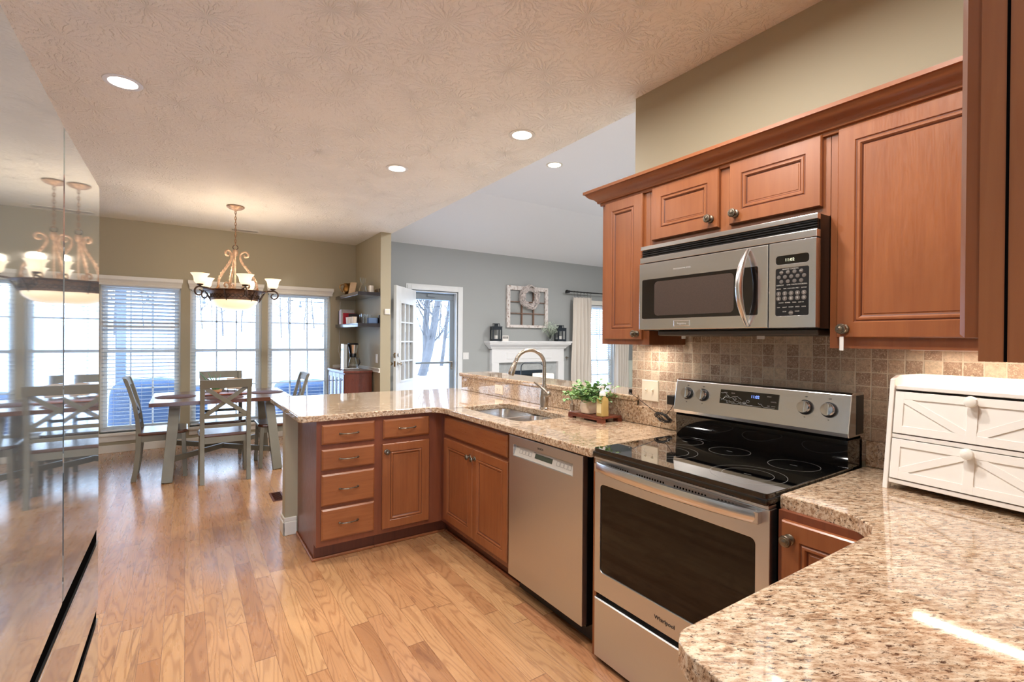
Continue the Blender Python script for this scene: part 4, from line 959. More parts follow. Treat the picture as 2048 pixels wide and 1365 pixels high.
def make_chair(label):
    """seat faces +Y, origin on the floor under the seat centre"""
    t = thing('dining_chair', label, 'chair', (0,0,0), 0, 'x-back dining chairs')
    hw = .20
    # seat: dished slab with rounded front
    out = [(-.215, -.19), (-.225, .10), (-.215, .17), (-.17, .205), (.17, .205), (.215, .17), (.225, .10), (.215, -.19)]
    MB().prism(out, .432, .462).obj('seat', SEATW, t, bevel=.010, seg=3, local=True)
    m = MB().box(-hw+.005, hw-.005, .155, .178, .372, .432).box(-hw+.005, hw-.005, -.185, -.165, .372, .432).box(-hw-.002, -hw+.02, -.17, .165, .372, .432).box(hw-.02, hw+.002, -.17, .165, .372, .432)
    m.obj('apron', SAGE, t, local=True)
    for sx in (-1, 1):
        m = MB(); x = sx*(hw-.008)
        pts = [(x+sx*.010, .185, 0), (x, .168, .43)]
        m.bar(pts[0], pts[1], .036, .036, side=(1,0,0)); m.obj('leg', SAGE, t, bevel=.003, local=True)
        # rear leg: one curved post from floor to top rail
        m = MB(); path = [(0, -.225), (.12, -.205), (.30, -.188), (.45, -.185), (.58, -.195), (.75, -.222), (.90, -.262), (.975, -.287)]
        rows = []
        for z, y in path:
            h = .021 if z < .5 else .016; w = .019
            rows.append([m.bm.verts.new((x+a*w, y+b*h, z)) for a, b in ((-1,-1),(1,-1),(1,1),(-1,1))])
        for A, B in zip(rows, rows[1:]):
            for k in range(4): m.bm.faces.new([A[k], A[(k+1) % 4], B[(k+1) % 4], B[k]])
        m.bm.faces.new(rows[0][::-1]); m.bm.faces.new(rows[-1]); m.obj('leg', SAGE, t, bevel=.003, local=True)
    def ypost(z): 
        P_ = [(.45, -.185), (.58, -.195), (.75, -.222), (.90, -.262), (.99, -.292)]
        for (a, b), (c_, d_) in zip(P_, P_[1:]):
            if a <= z <= c_: return b+(d_-b)*(z-a)/(c_-a)
        return P_[-1][1]
    def rail(nm, z0, z1, bow, ext, th=.010):
        m = MB(); rows = []; n_ = 10
        for i in range(n_+1):
            f = -1+2*i/n_; x = f*(hw-.008+ext); by = bow*(1-f*f)
            rows.append([m.bm.verts.new((x, ypost(z)-by+s*th, z)) for z, s in ((z0,-1),(z1,-1),(z1,1),(z0,1))])
        for A, B in zip(rows, rows[1:]):
            for k in range(4): m.bm.faces.new([A[k], A[(k+1) % 4], B[(k+1) % 4], B[k]])
        m.bm.faces.new(rows[0]); m.bm.faces.new(rows[-1][::-1]); return m.obj(nm, SAGE, t, bevel=.002, local=True)
    rail('top_rail', .905, .985, .022, .022, .012); rail('back_rail', .612, .645, .014, 0); rail('back_rail', .522, .552, .012, 0)
    for s in (-1, 1):
        m = MB(); prev = None; rows = []
        for i in range(9):
            f = i/8; z = .64+(.91-.64)*f; x = s*(-.172+.344*f); y = ypost(z)-.016*(1-(x/.19)**2) + (.006*s)
            rows.append([m.bm.verts.new((x+a*.0145, y+b*.006, z-a*s*.0125)) for a, b in ((-1,-1),(1,-1),(1,1),(-1,1))])
        for A, B in zip(rows, rows[1:]):
            for k in range(4): m.bm.faces.new([A[k], A[(k+1) % 4], B[(k+1) % 4], B[k]])
        m.bm.faces.new(rows[0][::-1]); m.bm.faces.new(rows[-1]); m.obj('cross_brace', SAGE, t, local=True)
    return t
ch = make_chair('sage-grey x-back chair nearest the camera, seen from behind at the table')
def setc(o, x, y, rz, lab=None):
    o.location = (x, y, 0); o.rotation_euler = (0, 0, rz)
    if lab: o['label'] = lab
setc(ch, .322, 5.585, R(0))
for x, y, rz, lab in ((-.185, 6.015, R(-90), 'sage-grey x-back chair at the left end of the table'),
                      (.345, 6.345, R(180), 'sage-grey x-back chair on the window side of the table'),
                      (.842, 5.93, R(90), 'sage-grey x-back chair at the right end of the table, partly behind the counter')):
    c2 = copy_tree(ch); setc(c2, x, y, rz, lab)
# table decor
PM = simple('dark_woven_placemat', (96,62,50), .7, var=.2, scale=40)
for x, y, lab in ((-.085, 6.12, 'round brown placemat at the left end of the table'), (.76, 6.12, 'round brown placemat at the right end of the table'), (.33, 5.80, 'round brown placemat in front of the nearest chair'), (.33, 6.43, 'round brown placemat at the window side')):
    tag(MB().lathe([(.175, 0), (.178, .002), (.174, .004), (.001, .0042)], (x, y, .7601), (0,0,1), 40).obj('placemat', PM, smooth=True), lab, 'placemat', 'placemats')
DT_ = simple('reddish_tray_wood', (150,76,48), .4, var=.1)
tag(MB().prism([(x*.9+.36, y*.5+6.12) for x, y in rrect(-.25, .25, -.2, .2, .08, 6)], .7645, .774).obj('serving_tray', DT_, bevel=.003), 'reddish wooden tray in the middle of the dining table', 'tray')
t = thing('agave_plant', 'spiky green plant in a small wooden bowl on the table tray', 'potted plant', (.27, 6.13, .7742))
MB().lathe([(.03, 0), (.055, .02), (.062, .045), (.056, .045), (.03, .02), (.001, .018)], (.27, 6.13, .7742), (0,0,1), 24, cap=False).obj('bowl', simple('light_wood_bowl', (206,164,124), .5), t, smooth=True)
m = MB(); random.seed(11)
for az, el, L_ in ((200, 55, .30), (190, 72, .24), (60, 62, .22), (20, 50, .15), (120, 60, .18), (280, 55, .16), (330, 40, .14), (240, 70, .2), (90, 85, .2), (150, 40, .13)):
    a_, e_ = R(az), R(el); d = Vector((cos(a_)*cos(e_), sin(a_)*cos(e_), sin(e_))); p = Vector((.27, 6.13, .80)); path = []; rs = []
    for i in range(7): path.append(p+d*L_*i/6+Vector((0,0,-.02*(i/6)**2))); rs.append(.010*(1-i/6.4)+.0008)
    m.tube(path, rs, 6)
m.obj('leaves', simple('agave_green', (96,150,104), .45, var=.2, scale=30), t, smooth=True)
t = thing('table_sign', 'small cream wooden sign with grey handwriting on the table', 'sign', (.45, 6.16, .7742))
MB().box(.375, .478, 6.15, 6.164, .815, .935).box(.47, .53, 6.155, 6.175, .805, .925).obj('board', simple('cream_board', (220,200,176), .6), t)
text('gather', .04, (.427, 6.1495, .86), (1,0,0), (0,0,1), PRINT, t)
m = MB()
for x in (.385, .45, .515): m.tube([(x, 6.12, .776), (x, 6.14, .815), (x, 6.19, .815), (x, 6.2, .776)], .002, 6)
m.tube([(.385, 6.14, .815), (.515, 6.14, .815)], .002, 6).obj('wire_stand', BLACK, t)

t = thing('floor_register', 'small dark floor vent beside the peninsula end', 'vent', (.665, 4.63, 0))
MB().box(.615, .715, 4.50, 4.76, 0, .004).obj('frame', CABD, t, bevel=.001)
m = MB()
for i in range(12): m.box(.63, .70, 4.515+i*.0195, 4.524+i*.0195, .004, .005)
m.obj('slots', DARKGAP, t)
# ------- chandelier
CX, CY = .437, 5.97
t = thing('chandelier', 'bronze scroll chandelier with five frosted shades and an alabaster bowl', 'chandelier', (CX, CY, CH))
MB().lathe([(.074, 0), (.086, -.006), (.084, -.014), (.064, -.030), (.024, -.042), (.012, -.050), (.001, -.052)], (CX, CY, CH), (0,0,1), 30, cap=False).obj('canopy', GOLDPK, t, smooth=True)
m = MB(); z = CH-.05; k = 0
while z > 2.375:
    ax = (1,0,0) if k % 2 == 0 else (0,1,0)
    pts = [Vector((CX, CY, z-.017)) + Vector(ax)*.0085*cos(a) + ZV*.0195*sin(a) for a in [2*pi*i/14 for i in range(14)]]
    m.tube(pts, .0024, 6, closed=True); z -= .0305; k += 1
m.tube([(CX, CY, CH-.05), (CX+.004, CY, 2.6), (CX-.003, CY, 2.36)], .0022, 6).obj('chain', BRONZE, t, smooth=True)
m = MB(); m.tube(arc((CX, CY, 2.343), .024, 0, 2*pi, 20), .0045, 8).obj('loop', IRON, t, smooth=True)
MB().lathe([(.008, 2.322), (.022, 2.315), (.028, 2.29), (.022, 2.262), (.012, 2.25), (.007, 2.24), (.0065, 1.9), (.012, 1.88), (.006, 1.86)], (CX, CY, 0), (0,0,1), 16).obj('stem', GOLDPK, t, smooth=True)
fwd = Vector((sin(YAW), cos(YAW), 0)); rgt = Vector((cos(YAW), -sin(YAW), 0))
cf = Vector((CX, CY, 0)).normalized(); crt = Vector((cf.y, -cf.x, 0))
def radial(deg): a = R(deg); return crt*sin(a) - cf*cos(a)
C0 = Vector((CX, CY, 0))
def spiral(c, r0, r1, a0, a1, n, dr):
    return [Vector(c) + dr*(r0+(r1-r0)*i/n)*cos(a0+(a1-a0)*i/n) + ZV*(r0+(r1-r0)*i/n)*sin(a0+(a1-a0)*i/n) for i in range(n+1)]
for dg in (-46, 74, 194):
    d = radial(dg); m = MB()
    P_ = lambda r_, z_: C0 + d*r_ + ZV*z_
    top = spiral(P_(.098, 2.262), .012, .040, R(-200), R(150), 16, d)       # curl at the top, opening inwards
    pts = top + [P_(.050, 2.262), P_(.047, 2.225), P_(.07, 2.17), P_(.115, 2.11), P_(.165, 2.045), P_(.20, 1.98), P_(.212, 1.93), P_(.20, 1.885), P_(.16, 1.868)]
    low = spiral(P_(.115, 1.925), .052, .014, R(-80), R(-430), 16, d)
    pts += low[2:]
    m.tube(pts, [.007]*4+[.010]*13+[.012]*9+[.010]*(len(pts)-26), 8); s_ = m.obj('scroll_strap', GOLDPK, t, smooth=True)
    m = MB()
    for i, (r_, z_) in enumerate(((.07, 2.17), (.095, 2.135), (.12, 2.10), (.145, 2.07), (.168, 2.04), (.187, 2.005), (.20, 1.97))):
        p = P_(r_, z_); sd = d.cross(ZV)
        for q in (-1, 1): m.tube([p-ZV*.004, p+sd*q*.009+ZV*.006+d*.004, p+sd*q*.012+ZV*.016+d*.002], [.008, .0085, .005], 6)
    m.obj('acanthus_leaf', GOLDPK, s_, smooth=True)
    MB().tube([P_(.205, 1.93), P_(.225, 1.885), P_(.27, 1.868), P_(.31, 1.88)], [.010, .009, .007, .004], 8).obj('arm_tail', BRONZE, s_, smooth=True)
# ring band (open ring with flared rim)
m = MB().lathe([(.212, 1.775), (.222, 1.775), (.224, 1.79), (.230, 1.845), (.246, 1.865), (.292, 1.873), (.294, 1.878), (.24, 1.874), (.222, 1.857), (.214, 1.79), (.212, 1.775)], (CX, CY, 0), (0,0,1), 56, cap=False)
bd = m.obj('ring_band', simple('brown_bronze_band', (122,92,72), .45, .6, .3, 30), t, smooth=True)
m = MB()
for i in range(18):
    a = 2*pi*i/18
    for s in (-1, 1):
        p = [Vector((CX+.229*cos(a+s*q), CY+.229*sin(a+s*q), zz)) for q, zz in ((-.17, 1.795), (-.08, 1.82), (.0, 1.833), (.08, 1.82), (.17, 1.795))]
        m.tube(p if s > 0 else [Vector((v.x, v.y, 3.628-v.z)) for v in p], .004, 6)
m.obj('lattice_relief', IRON, bd, smooth=True)
m = MB()
for dg in (-104, -20, 40, 100, 160, 220):
    d = radial(dg); p = C0+d*.262+ZV*1.80
    m.tube([C0+d*.29+ZV*1.873, C0+d*.27+ZV*1.845, C0+d*.245+ZV*1.80, C0+d*.228+ZV*1.76], [.004, .009, .011, .002], 6)
m.obj('corner_leaf', IRON, bd, smooth=True)
m = MB().lathe([(.213, 1.777)] + [(.213*cos(a), 1.777-.106*sin(a)) for a in [R(8*i) for i in range(1, 12)]], (CX, CY, 0), (0,0,1), 48, cap=False)
m.obj('glass_bowl', BOWLG, t, smooth=True)
for dg in (-58, 14, 86, 158, 230):
    d = radial(dg); P_ = lambda r_, z_: C0 + d*r_ + ZV*z_
    pts = [P_(.18, 1.868), P_(.23, 1.874), P_(.29, 1.884), P_(.34, 1.890)] + spiral(P_(.370, 1.840), .052, .016, R(88), R(-270), 20, d)
    a_ = MB().tube(pts, [.009]*4+[.0095-.004*i/20 for i in range(21)], 8).obj('arm', IRON, t, smooth=True)
    sc_ = P_(.362, 1.893)
    MB().lathe([(.006, 0), (.010, .008), (.026, .014), (.030, .022), (.028, .026), (.012, .030)], sc_, (0,0,1), 20).obj('cup', IRON, a_, smooth=True)
    MB().lathe([(.026, .026), (.040, .033), (.052, .052), (.056, .078), (.062, .102), (.078, .124), (.084, .130), (.080, .130), (.060, .106), (.053, .078), (.047, .050), (.022, .031)], sc_, (0,0,1), 30, cap=False).obj('shade', SHADE, a_, smooth=True)
    MB().sphere((sc_.x, sc_.y, sc_.z+.085), .024, 12, (1,1,1.3)).obj('bulb', emis('warm_bulb', (255,226,190), 9) if dg == -58 else bpy.data.materials['warm_bulb'], a_, smooth=True)
    l = bpy.data.lights.new('chandelier_light', 'POINT'); l.energy = CHAND_W; l.color = (1,.82,.62); l.shadow_soft_size = .04
    lo = bpy.data.objects.new('chandelier_light', l); col.objects.link(lo); lo.location = (sc_.x, sc_.y, sc_.z+.15)

# ------- ceiling lights and vent
def can(x, y, z, watts, lab, r=.078, colr=WARM):
    t = thing('ceiling_light', lab, 'ceiling light', (x, y, z), group='recessed ceiling lights')
    MB().lathe([(r-.012, -.004), (r+.012, -.004), (r+.014, -.001), (r+.014, .0), (r-.012, 0)], (x, y, z), (0,0,1), 36, cap=False).obj('trim_ring', TRIMW, t, smooth=True)
    MB().lathe([(r-.010, -.003), (.001, -.0035)], (x, y, z), (0,0,1), 32, cap=False).obj('lens', LAMP, t)
    l = bpy.data.lights.new('can_light', 'AREA'); l.shape = 'DISK'; l.size = r*1.9; l.energy = watts; l.color = colr; l.spread = R(170)
    lo = bpy.data.objects.new('can_light', l); col.objects.link(lo); lo.location = (x, y, z-.012)
can(-.292, 3.424, CH, CAN_W, 'recessed ceiling light at the far left, near the refrigerator')
can(1.905, 2.73, CH, CAN_W, 'recessed ceiling light above the sink')
can(1.438, 3.855, CH, CAN_W, 'recessed ceiling light above the peninsula')
can(1.05, .62, CH, CAN_W, 'added unseen recessed fill light above the near counter'); can(1.25, 1.25, CH, CAN_W, 'added unseen recessed fill light in front of the range'); can(.15, 1.75, CH, CAN_W, 'added unseen recessed fill light near the refrigerator')  # three cans out of view, added to fill the kitchen
can(.45, -1.6, CH, CAN_W*.8, 'added unseen recessed fill light in the hall behind the camera'); can(-1.2, -.6, CH, CAN_W*.7, 'added unseen recessed fill light left of the camera')  # extra cans beside and behind the camera, added as fill
can(3.561, 4.437, LRH, LR_W, 'recessed ceiling light in the living room vault', .085, (1,.97,.95))
can(5.9, 4.437, LRH, LR_W, 'added recessed fill light of the living room, unseen behind the cabinets', .085, (1,.97,.95)); can(3.6, 1.6, LRH, LR_W, 'added recessed fill light of the living room, unseen behind the range wall', .085, (1,.97,.95))  # two hidden cans added to brighten the living room
t = thing('ceiling_vent', 'white slotted ceiling vent by the window wall', 'vent', (.64, 7.25, CH))
m = MB().box(.48, .80, 7.19, 7.202, CH-.006, CH).box(.48, .80, 7.298, 7.31, CH-.006, CH).box(.48, .492, 7.202, 7.298, CH-.006, CH).box(.788, .80, 7.202, 7.298, CH-.006, CH); m.obj('frame', TRIMW, t)
m = MB()
for i in range(7): m.bar((.492, 7.208+i*.0135, CH-.004), (.788, 7.208+i*.0135, CH-.004), .009, .0015, side=(0,1,-.6))
m.obj('louvres', simple('vent_grey', (170,164,156), .5), t)
# under-cabinet strip light
t = thing('under_cabinet_light', 'warm strip light under the big upper cabinet', 'light fixture', (2.05, .3, 1.36))
MB().box(2.00, 2.05, .03, .60, 1.3565, 1.3618).obj('housing', WPLAST, t)
l = bpy.data.lights.new('strip_light', 'AREA'); l.shape = 'RECTANGLE'; l.size = .03; l.size_y = .55; l.energy = UNDER_W; l.color = (1,.84,.66)
lo = bpy.data.objects.new('strip_light', l); col.objects.link(lo); lo.location = (2.025, .315, 1.354)

t = thing('under_cabinet_light', 'small warm puck light under the narrow cabinet left of the microwave', 'light fixture', (2.04, 1.75, 1.36))
MB().lathe([(.03, 0), (.03, -.0055), (.001, -.0058)], (2.04, 1.75, 1.362), (0,0,1), 20, cap=False).obj('housing', WPLAST, t)
l = bpy.data.lights.new('puck_light', 'AREA'); l.shape = 'DISK'; l.size = .05; l.energy = 1.0; l.color = (1,.88,.74)
lo = bpy.data.objects.new('puck_light', l); col.objects.link(lo); lo.location = (2.04, 1.75, 1.3535)
# ------- blinds
def blind(x0, x1, ztop, zbot, y, tilt, lab, odd=None, pitch=.0445):
    t = thing('window_blind', lab, 'blind', ((x0+x1)/2, y, ztop), group='white horizontal window blinds')
    MB().box(x0, x1, y-.028, y+.028, ztop-.045, ztop).obj('headrail', BLIND, t, bevel=.003)
    m = MB(); z = ztop-.07; i = 0
    while z > zbot+.035:
        a = tilt(i) if callable(tilt) else tilt
        c_, s_ = cos(R(a))*.0245, sin(R(a))*.0245
        m.bar((x0+.004, y, z), (x1-.004, y, z), .049, .0028, side=(0, c_, s_)); z -= pitch; i += 1
    m.obj('slats', BLIND, t)
    MB().box(x0, x1, y-.025, y+.025, zbot, zbot+.018).obj('bottom_rail', BLIND, t, bevel=.003)
    m = MB()
    for f in (.15, .5, .85):
        X = x0+(x1-x0)*f
        for dy in (-.026, .026): m.tube([(X, y+dy, ztop-.04), (X, y+dy, zbot+.01)], .0007, 4, caps=False)
    m.tube([(x1-.05, y-.033, ztop-.04), (x1-.05, y-.033, zbot+.75)], .0012, 5).tube([(x0+.04, y-.033, ztop-.04), (x0+.04, y-.033, zbot+1.0)], .0012, 5)
    m.obj('cords', simple('blind_cord', (206,208,206), .7, var=0) if 'blind_cord' not in bpy.data.materials else bpy.data.materials['blind_cord'], t)
def til1(i):
    if i in (10,): return 38
    if i in (11,): return -36
    return -40 if i < 5 else (-28 if i < 12 else (-16 if i < 24 else -12))
blind(WIN[0][0]+.012, WIN[0][1]-.012, 2.018, .25, YW+.032, til1, 'white blind in the left dining window, slats tilted at the top')
blind(WIN[1][0]+.012, WIN[1][1]-.012, 2.018, .25, YW+.032, lambda i: 1 if i < 22 else -4, 'white blind with open slats in the middle dining window')
blind(WIN[2][0]+.012, WIN[2][1]-.012, 2.018, .25, YW+.032, lambda i: 1 if i < 22 else -4, 'white blind with open slats in the right dining window')
blind(-1.71, -.945, 2.018, .25, YW+.032, 0, 'white blind in the window hidden behind the refrigerator')
blind(LW[0]+.03, LW[1]-.03, 2.09, .32, YW+.03, -14, 'white blind in the living room window beside the curtain')

# ================================================================== COFFEE CORNER
SB = (1.728, 2.10, 6.52, 7.37)
t = thing('sideboard', 'dark cherry sideboard with glass doors in the corner', 'sideboard', ((SB[0]+SB[1])/2, 6.95, 0))
MB().box(SB[0]+.012, SB[1], SB[2]+.012, SB[3]-.012, .12, .915).obj('body', CHERRY, t)
MB().box(SB[0]-.01, SB[1]+.003, SB[2]-.006, SB[3]+.006, .915, .945).obj('top', CHERRY, t, bevel=.004)
for x in (SB[0]+.03, SB[1]-.03):
    for y in (SB[2]+.03, SB[3]-.03): MB().box(x-.02, x+.02, y-.02, y+.02, 0, .12).obj('leg', CHERRY, t)
for y0 in (SB[2]+.02, SB[2]+.225, SB[2]+.43, SB[2]+.635):
    d_ = MB().box(SB[0], SB[0]+.012, y0, y0+.035, .2, .90).box(SB[0], SB[0]+.012, y0+.155, y0+.19, .2, .90).box(SB[0], SB[0]+.012, y0+.035, y0+.155, .84, .90).box(SB[0], SB[0]+.012, y0+.035, y0+.155, .2, .26).obj('door', CHERRY, t)
    MB().box(SB[0]+.005, SB[0]+.009, y0+.035, y0+.155, .26, .84).obj('pane', simple('smoked_pane', (120,132,144), .08, .6, 0) if 'smoked_pane' not in bpy.data.materials else bpy.data.materials['smoked_pane'], d_)
tag(MB().box(1.80, 2.06, 6.60, 6.95, .9452, .949).obj('placemat', simple('striped_mat', (150,136,130), .8, var=.3, scale=60), bevel=.001), 'thin mat under the coffee maker on the sideboard', 'mat')
KX, KY = 1.875, 6.80
t = thing('coffee_maker', 'silver and black drip coffee maker with glass carafe on the sideboard', 'coffee maker', (KX, KY, .9492))
MB().box(KX-.10, KX+.12, KY-.075, KY+.075, .9492, .972).obj('base_plate', STEELH, t, bevel=.006)
MB().box(KX-.10, KX-.045, KY-.065, KY+.065, .972, 1.30).obj('tower', STEELH, t, bevel=.006)
MB().box(KX-.045, KX-.035, KY-.06, KY+.06, .972, 1.29).obj('tower_front', BLACK, t)
MB().lathe([(.045, 1.17), (.050, 1.19), (.068, 1.285), (.070, 1.29)], (KX+.045, KY, 0), (0,0,1), 26).obj('filter_basket', STEELH, t, smooth=True)
MB().lathe([(.073, 1.288), (.074, 1.300), (.066, 1.312), (.001, 1.314)], (KX+.045, KY, 0), (0,0,1), 26, cap=False).obj('lid', BLACK, t, smooth=True)
MB().lathe([(.03, 1.115), (.045, 1.12), (.048, 1.150), (.040, 1.17), (.02, 1.172)], (KX+.045, KY, 0), (0,0,1), 22).obj('collar', BLACK, t, smooth=True)
MB().lathe([(.064, .974), (.068, .985), (.060, 1.03), (.040, 1.10), (.036, 1.118), (.033, 1.118), (.037, 1.10), (.057, 1.03), (.064, .988), (.060, .978), (.001, .977)], (KX+.045, KY, 0), (0,0,1), 26, cap=False).obj('carafe', CGLASS, t, smooth=True)
MB().tube([(KX+.075, KY-.03, 1.11), (KX+.115, KY-.05, 1.10), (KX+.125, KY-.055, 1.04), (KX+.105, KY-.045, 1.0)], .008, 8).obj('carafe_handle', BLACK, t, smooth=True)
tag(MB().tube([(1.90, 7.4, 1.92), (1.895, 7.405, 1.8), (1.90, 7.40, 1.7), (1.902, 7.402, 1.62)], .0022, 6).tube([(1.90, 7.402, 1.52), (1.885, 7.40, 1.45), (1.89, 7.403, 1.3), (1.87, 7.38, 1.2), (1.83, 7.1, 1.1), (1.80, 6.83, 1.18)], .0022, 6).obj('hanging_cord', WPLAST, smooth=True), 'thin white cord hanging from the shelves to the coffee maker', 'cord')
for nm, z, lab in (('u', 1.965, 'upper dark floating corner shelf with pitcher and vase'), ('l', 1.555, 'lower dark floating corner shelf holding books and glasses')):
    tag(MB().box(1.835, 2.128, 6.292, 7.415, z-.024, z+.022).obj('floating_shelf', ESPR, bevel=.002), lab, 'shelf', 'floating corner shelves')
    
tag(MB().box(2.122, 2.129, 6.30, 6.50, 1.988, 2.04).obj('shelf_upstand', ESPR), 'dark bookend strip against the wall on the upper shelf', 'bookend')
zs = 1.9873
# pitcher
QX, QY = 1.93, 7.15
t = thing('pitcher', 'antique brass pitcher on the upper shelf', 'pitcher', (QX, QY, zs))
MB().lathe([(.040, 0), (.042, .006), (.030, .02), (.055, .05), (.062, .085), (.05, .125), (.040, .145), (.044, .165), (.052, .178), (.047, .178), (.036, .15), (.001, .12)], (QX, QY, zs), (0,0,1), 28, cap=False).obj('body', BRASS, t, smooth=True)
dq = Vector((-rgt.x, -rgt.y, 0)); P_ = lambda a, b: Vector((QX, QY, zs)) + dq*a + ZV*b
MB().tube([P_(.045, .155), P_(.07, .168), P_(.098, .155), P_(.105, .12), P_(.09, .085), P_(.062, .06)], [.006, .007, .007, .007, .006, .006], 8).obj('handle', BRASS, t, smooth=True)
MB().tube([P_(-.03, .168), P_(-.06, .178), P_(-.08, .19)], [.020, .014, .008], 10).obj('spout', BRASS, t, smooth=True)
t = thing('serving_board', 'pale wooden board leaning on a stand on the upper shelf', 'board', (1.93, 6.92, zs))
m = MB(); uu = rgt; vv = (ZV*.93+fwd*.30).normalized(); o_ = Vector((1.885, 6.93, zs))
m.bar(o_+uu*.045, o_+uu*.06+vv*.19, .09, .012, side=uu); m.obj('board', simple('pale_board_wood', (206,176,142), .6, var=.08), t, bevel=.004)
MB().tube([o_+uu*.02+fwd*.02, o_+uu*.05+fwd*.05+ZV*.11, o_+uu*.11+fwd*.13], .003, 6).obj('easel_stand', BLACK, t)
t = thing('glass_vase', 'clear hourglass glass vase on the upper shelf', 'vase', (2.0, 6.62, zs))
MB().lathe([(.001, .004), (.052, .004), (.056, .03), (.048, .075), (.030, .115), (.029, .13), (.040, .175), (.046, .215), (.043, .215), (.037, .175), (.026, .13), (.028, .113), (.044, .075), (.052, .03), (.049, .009), (.001, .009)], (2.0, 6.62, zs), (0,0,1), 28, cap=False).obj('glass', CGLASS, t, smooth=True)
tag(MB().box(2.02, 2.075, 6.40, 6.455, zs, zs+.095).obj('small_box', simple('white_box', (214,204,190), .6, var=0), bevel=.002), 'small white box near the end of the upper shelf', 'box')
tag(MB().lathe([(.001,.003),(.026, .003), (.030, .04), (.027, .04), (.024, .007), (.001,.007)], (2.0, 6.50, zs), (0,0,1), 20, cap=False).obj('glass_cup', CGLASS, smooth=True), 'small low glass dish on the upper shelf', 'glass')
# books on lower shelf: spines towards -X (the room)
zl = 1.5773; y = 7.36; random.seed(21)
BC = [((40,34,44),.03,.20,'black cookbook with striped spine at the window end of the lower shelf'), ((196,178,196),.022,.205,'lilac-grey book second from the window'), ((236,232,230),.018,.215,'thin white book beside the lilac-grey one'), ((204,150,140),.036,.21,'thick book with a pink and red spine'), ((240,236,232),.02,.215,'white book right of the pink-spined one'), ((190,184,180),.028,.217,'large grey cookbook with its cover showing')]
for i, (c_, th, h, lab) in enumerate(BC):
    t = thing('book', lab, 'book', (1.95, y-th/2, zl), group='cookbooks on the lower shelf')
    mt = simple('book_cover_%d' % i, c_, .5, var=.1, scale=30)
    MB().box(1.865, 2.05, y-th, y-.0006, zl, zl+h).obj('cover', mt, t, bevel=.0012); MB().box(1.869, 2.0505, y-th+.003, y-.0036, zl+.003, zl+h+.0006).obj('pages', WHITEG, t)
    y -= th
tag(MB().box(1.888, 2.06, y-.022, y-.001, zl, zl+.165).obj('book', simple('red_cover', (186,24,44), .45, var=.15, scale=20), bevel=.0015), 'red cookbook standing in front of the grey one', 'book', 'cookbooks on the lower shelf')
tag(MB().box(1.96, 2.10, y-.05, y-.026, zl, zl+.158).obj('book', simple('dark_cover', (52,40,44), .45, var=.2, scale=20), bevel=.0015), 'dark book at the wall end of the row of cookbooks', 'book', 'cookbooks on the lower shelf')
CUP = simple('cream_cup', (228,214,196), .35, var=.02)
for i in range(5):
    xx, yy = 1.87+.0*i, 6.86-i*.075
    tag(MB().lathe([(.022, 0), (.026, .002), (.031, .075), (.033, .09), (.030, .09), (.027, .07), (.02, .006), (.001, .005)], (xx, yy, zl), (0,0,1), 20, cap=False).obj('cup', CUP, smooth=True), ('cream cup on the lower shelf front edge, %s' % ['nearest the books','second from the books','middle of the row of five','second from the near end','at the near end of the row'][i]), 'cup', 'row of cream cups')
for i, (xx, yy, h) in enumerate(((1.98, 6.60, .12), (2.03, 6.56, .125), (1.97, 6.50, .13), (2.04, 6.46, .12))):
    tag(MB().lathe([(.001, .004), (.026, .004), (.031, h), (.029, h), (.024, .010), (.001, .010)], (xx, yy, zl), (0,0,1), 20, cap=False).obj('drinking_glass', CGLASS, smooth=True), ['clear glass nearest the cups','clear glass against the wall behind the cups','clear glass left of the blue box','clear glass at the wall beside the blue box'][i] + ' on the lower shelf', 'glass', 'clear glasses on the lower shelf')
tag(MB().box(1.99, 2.11, 6.33, 6.41, zl, zl+.075).obj('storage_box', simple('blue_bin', (84,108,142), .5), bevel=.006), 'small blue box at the end of the lower shelf', 'box')
tag(MB().box(2.118, 2.128, 6.294, 6.36, zl, zl+.11).obj('shelf_upstand', ESPR), 'dark bookend strip against the wall on the lower shelf', 'bookend')

# ================================================================== LIVING ROOM
MWH = simple('mantel_white', (226,226,226), .4, var=.01)
MY = 7.30
t = thing('fireplace', 'white mantel fireplace with grey stone surround', 'fireplace', (5.35, 7.36, 0))
x0, x1 = 4.50, 6.16
m = MB(); pr = [(0, 1.345), (.20, 1.345), (.20, 1.318), (.185, 1.31), (.18, 1.285), (.15, 1.26), (.12, 1.235), (.105, 1.21), (.08, 1.20), (0, 1.20)]
A = []
for (px, py, dx) in ((x0, YW, -1), (x0, YW-.0, -1), (x1, YW, 1)):
    pass
for sx, xx in ((-1, x0), (1, x1)):
    A.append([m.bm.verts.new((xx+sx*max(0, d-.08)*.95, YW-.002, z)) for d, z in pr]); A.append([m.bm.verts.new((xx+sx*max(0, d-.08)*.95, YW-.002-d, z)) for d, z in pr])
seqs = [A[0], A[1], A[3], A[2]]
for a, b in zip(seqs, seqs[1:]):
    for k in range(len(pr)-1): m.bm.faces.new([a[k], a[k+1], b[k+1], b[k]])
m.bm.faces.new([A[0][0], A[1][0], A[3][0], A[2][0]]) if False else None
m.box(x0, x1, YW-.09, YW-.002, 1.19, 1.343).obj('mantel_shelf', MWH, t)
MB().box(x0, x1, YW-.085, YW-.002, .955, 1.20).box(x0+.32, x1-.32, YW-.092, YW-.08, 1.02, 1.14).obj('frieze', MWH, t, bevel=.003)
for a, b in ((x0, x0+.15), (x1-.15, x1)): MB().box(a, b, YW-.095, YW-.002, 0, .955).box(a-.008, b+.008, YW-.103, YW-.002, 0, .15).obj('pilaster', MWH, t, bevel=.003)
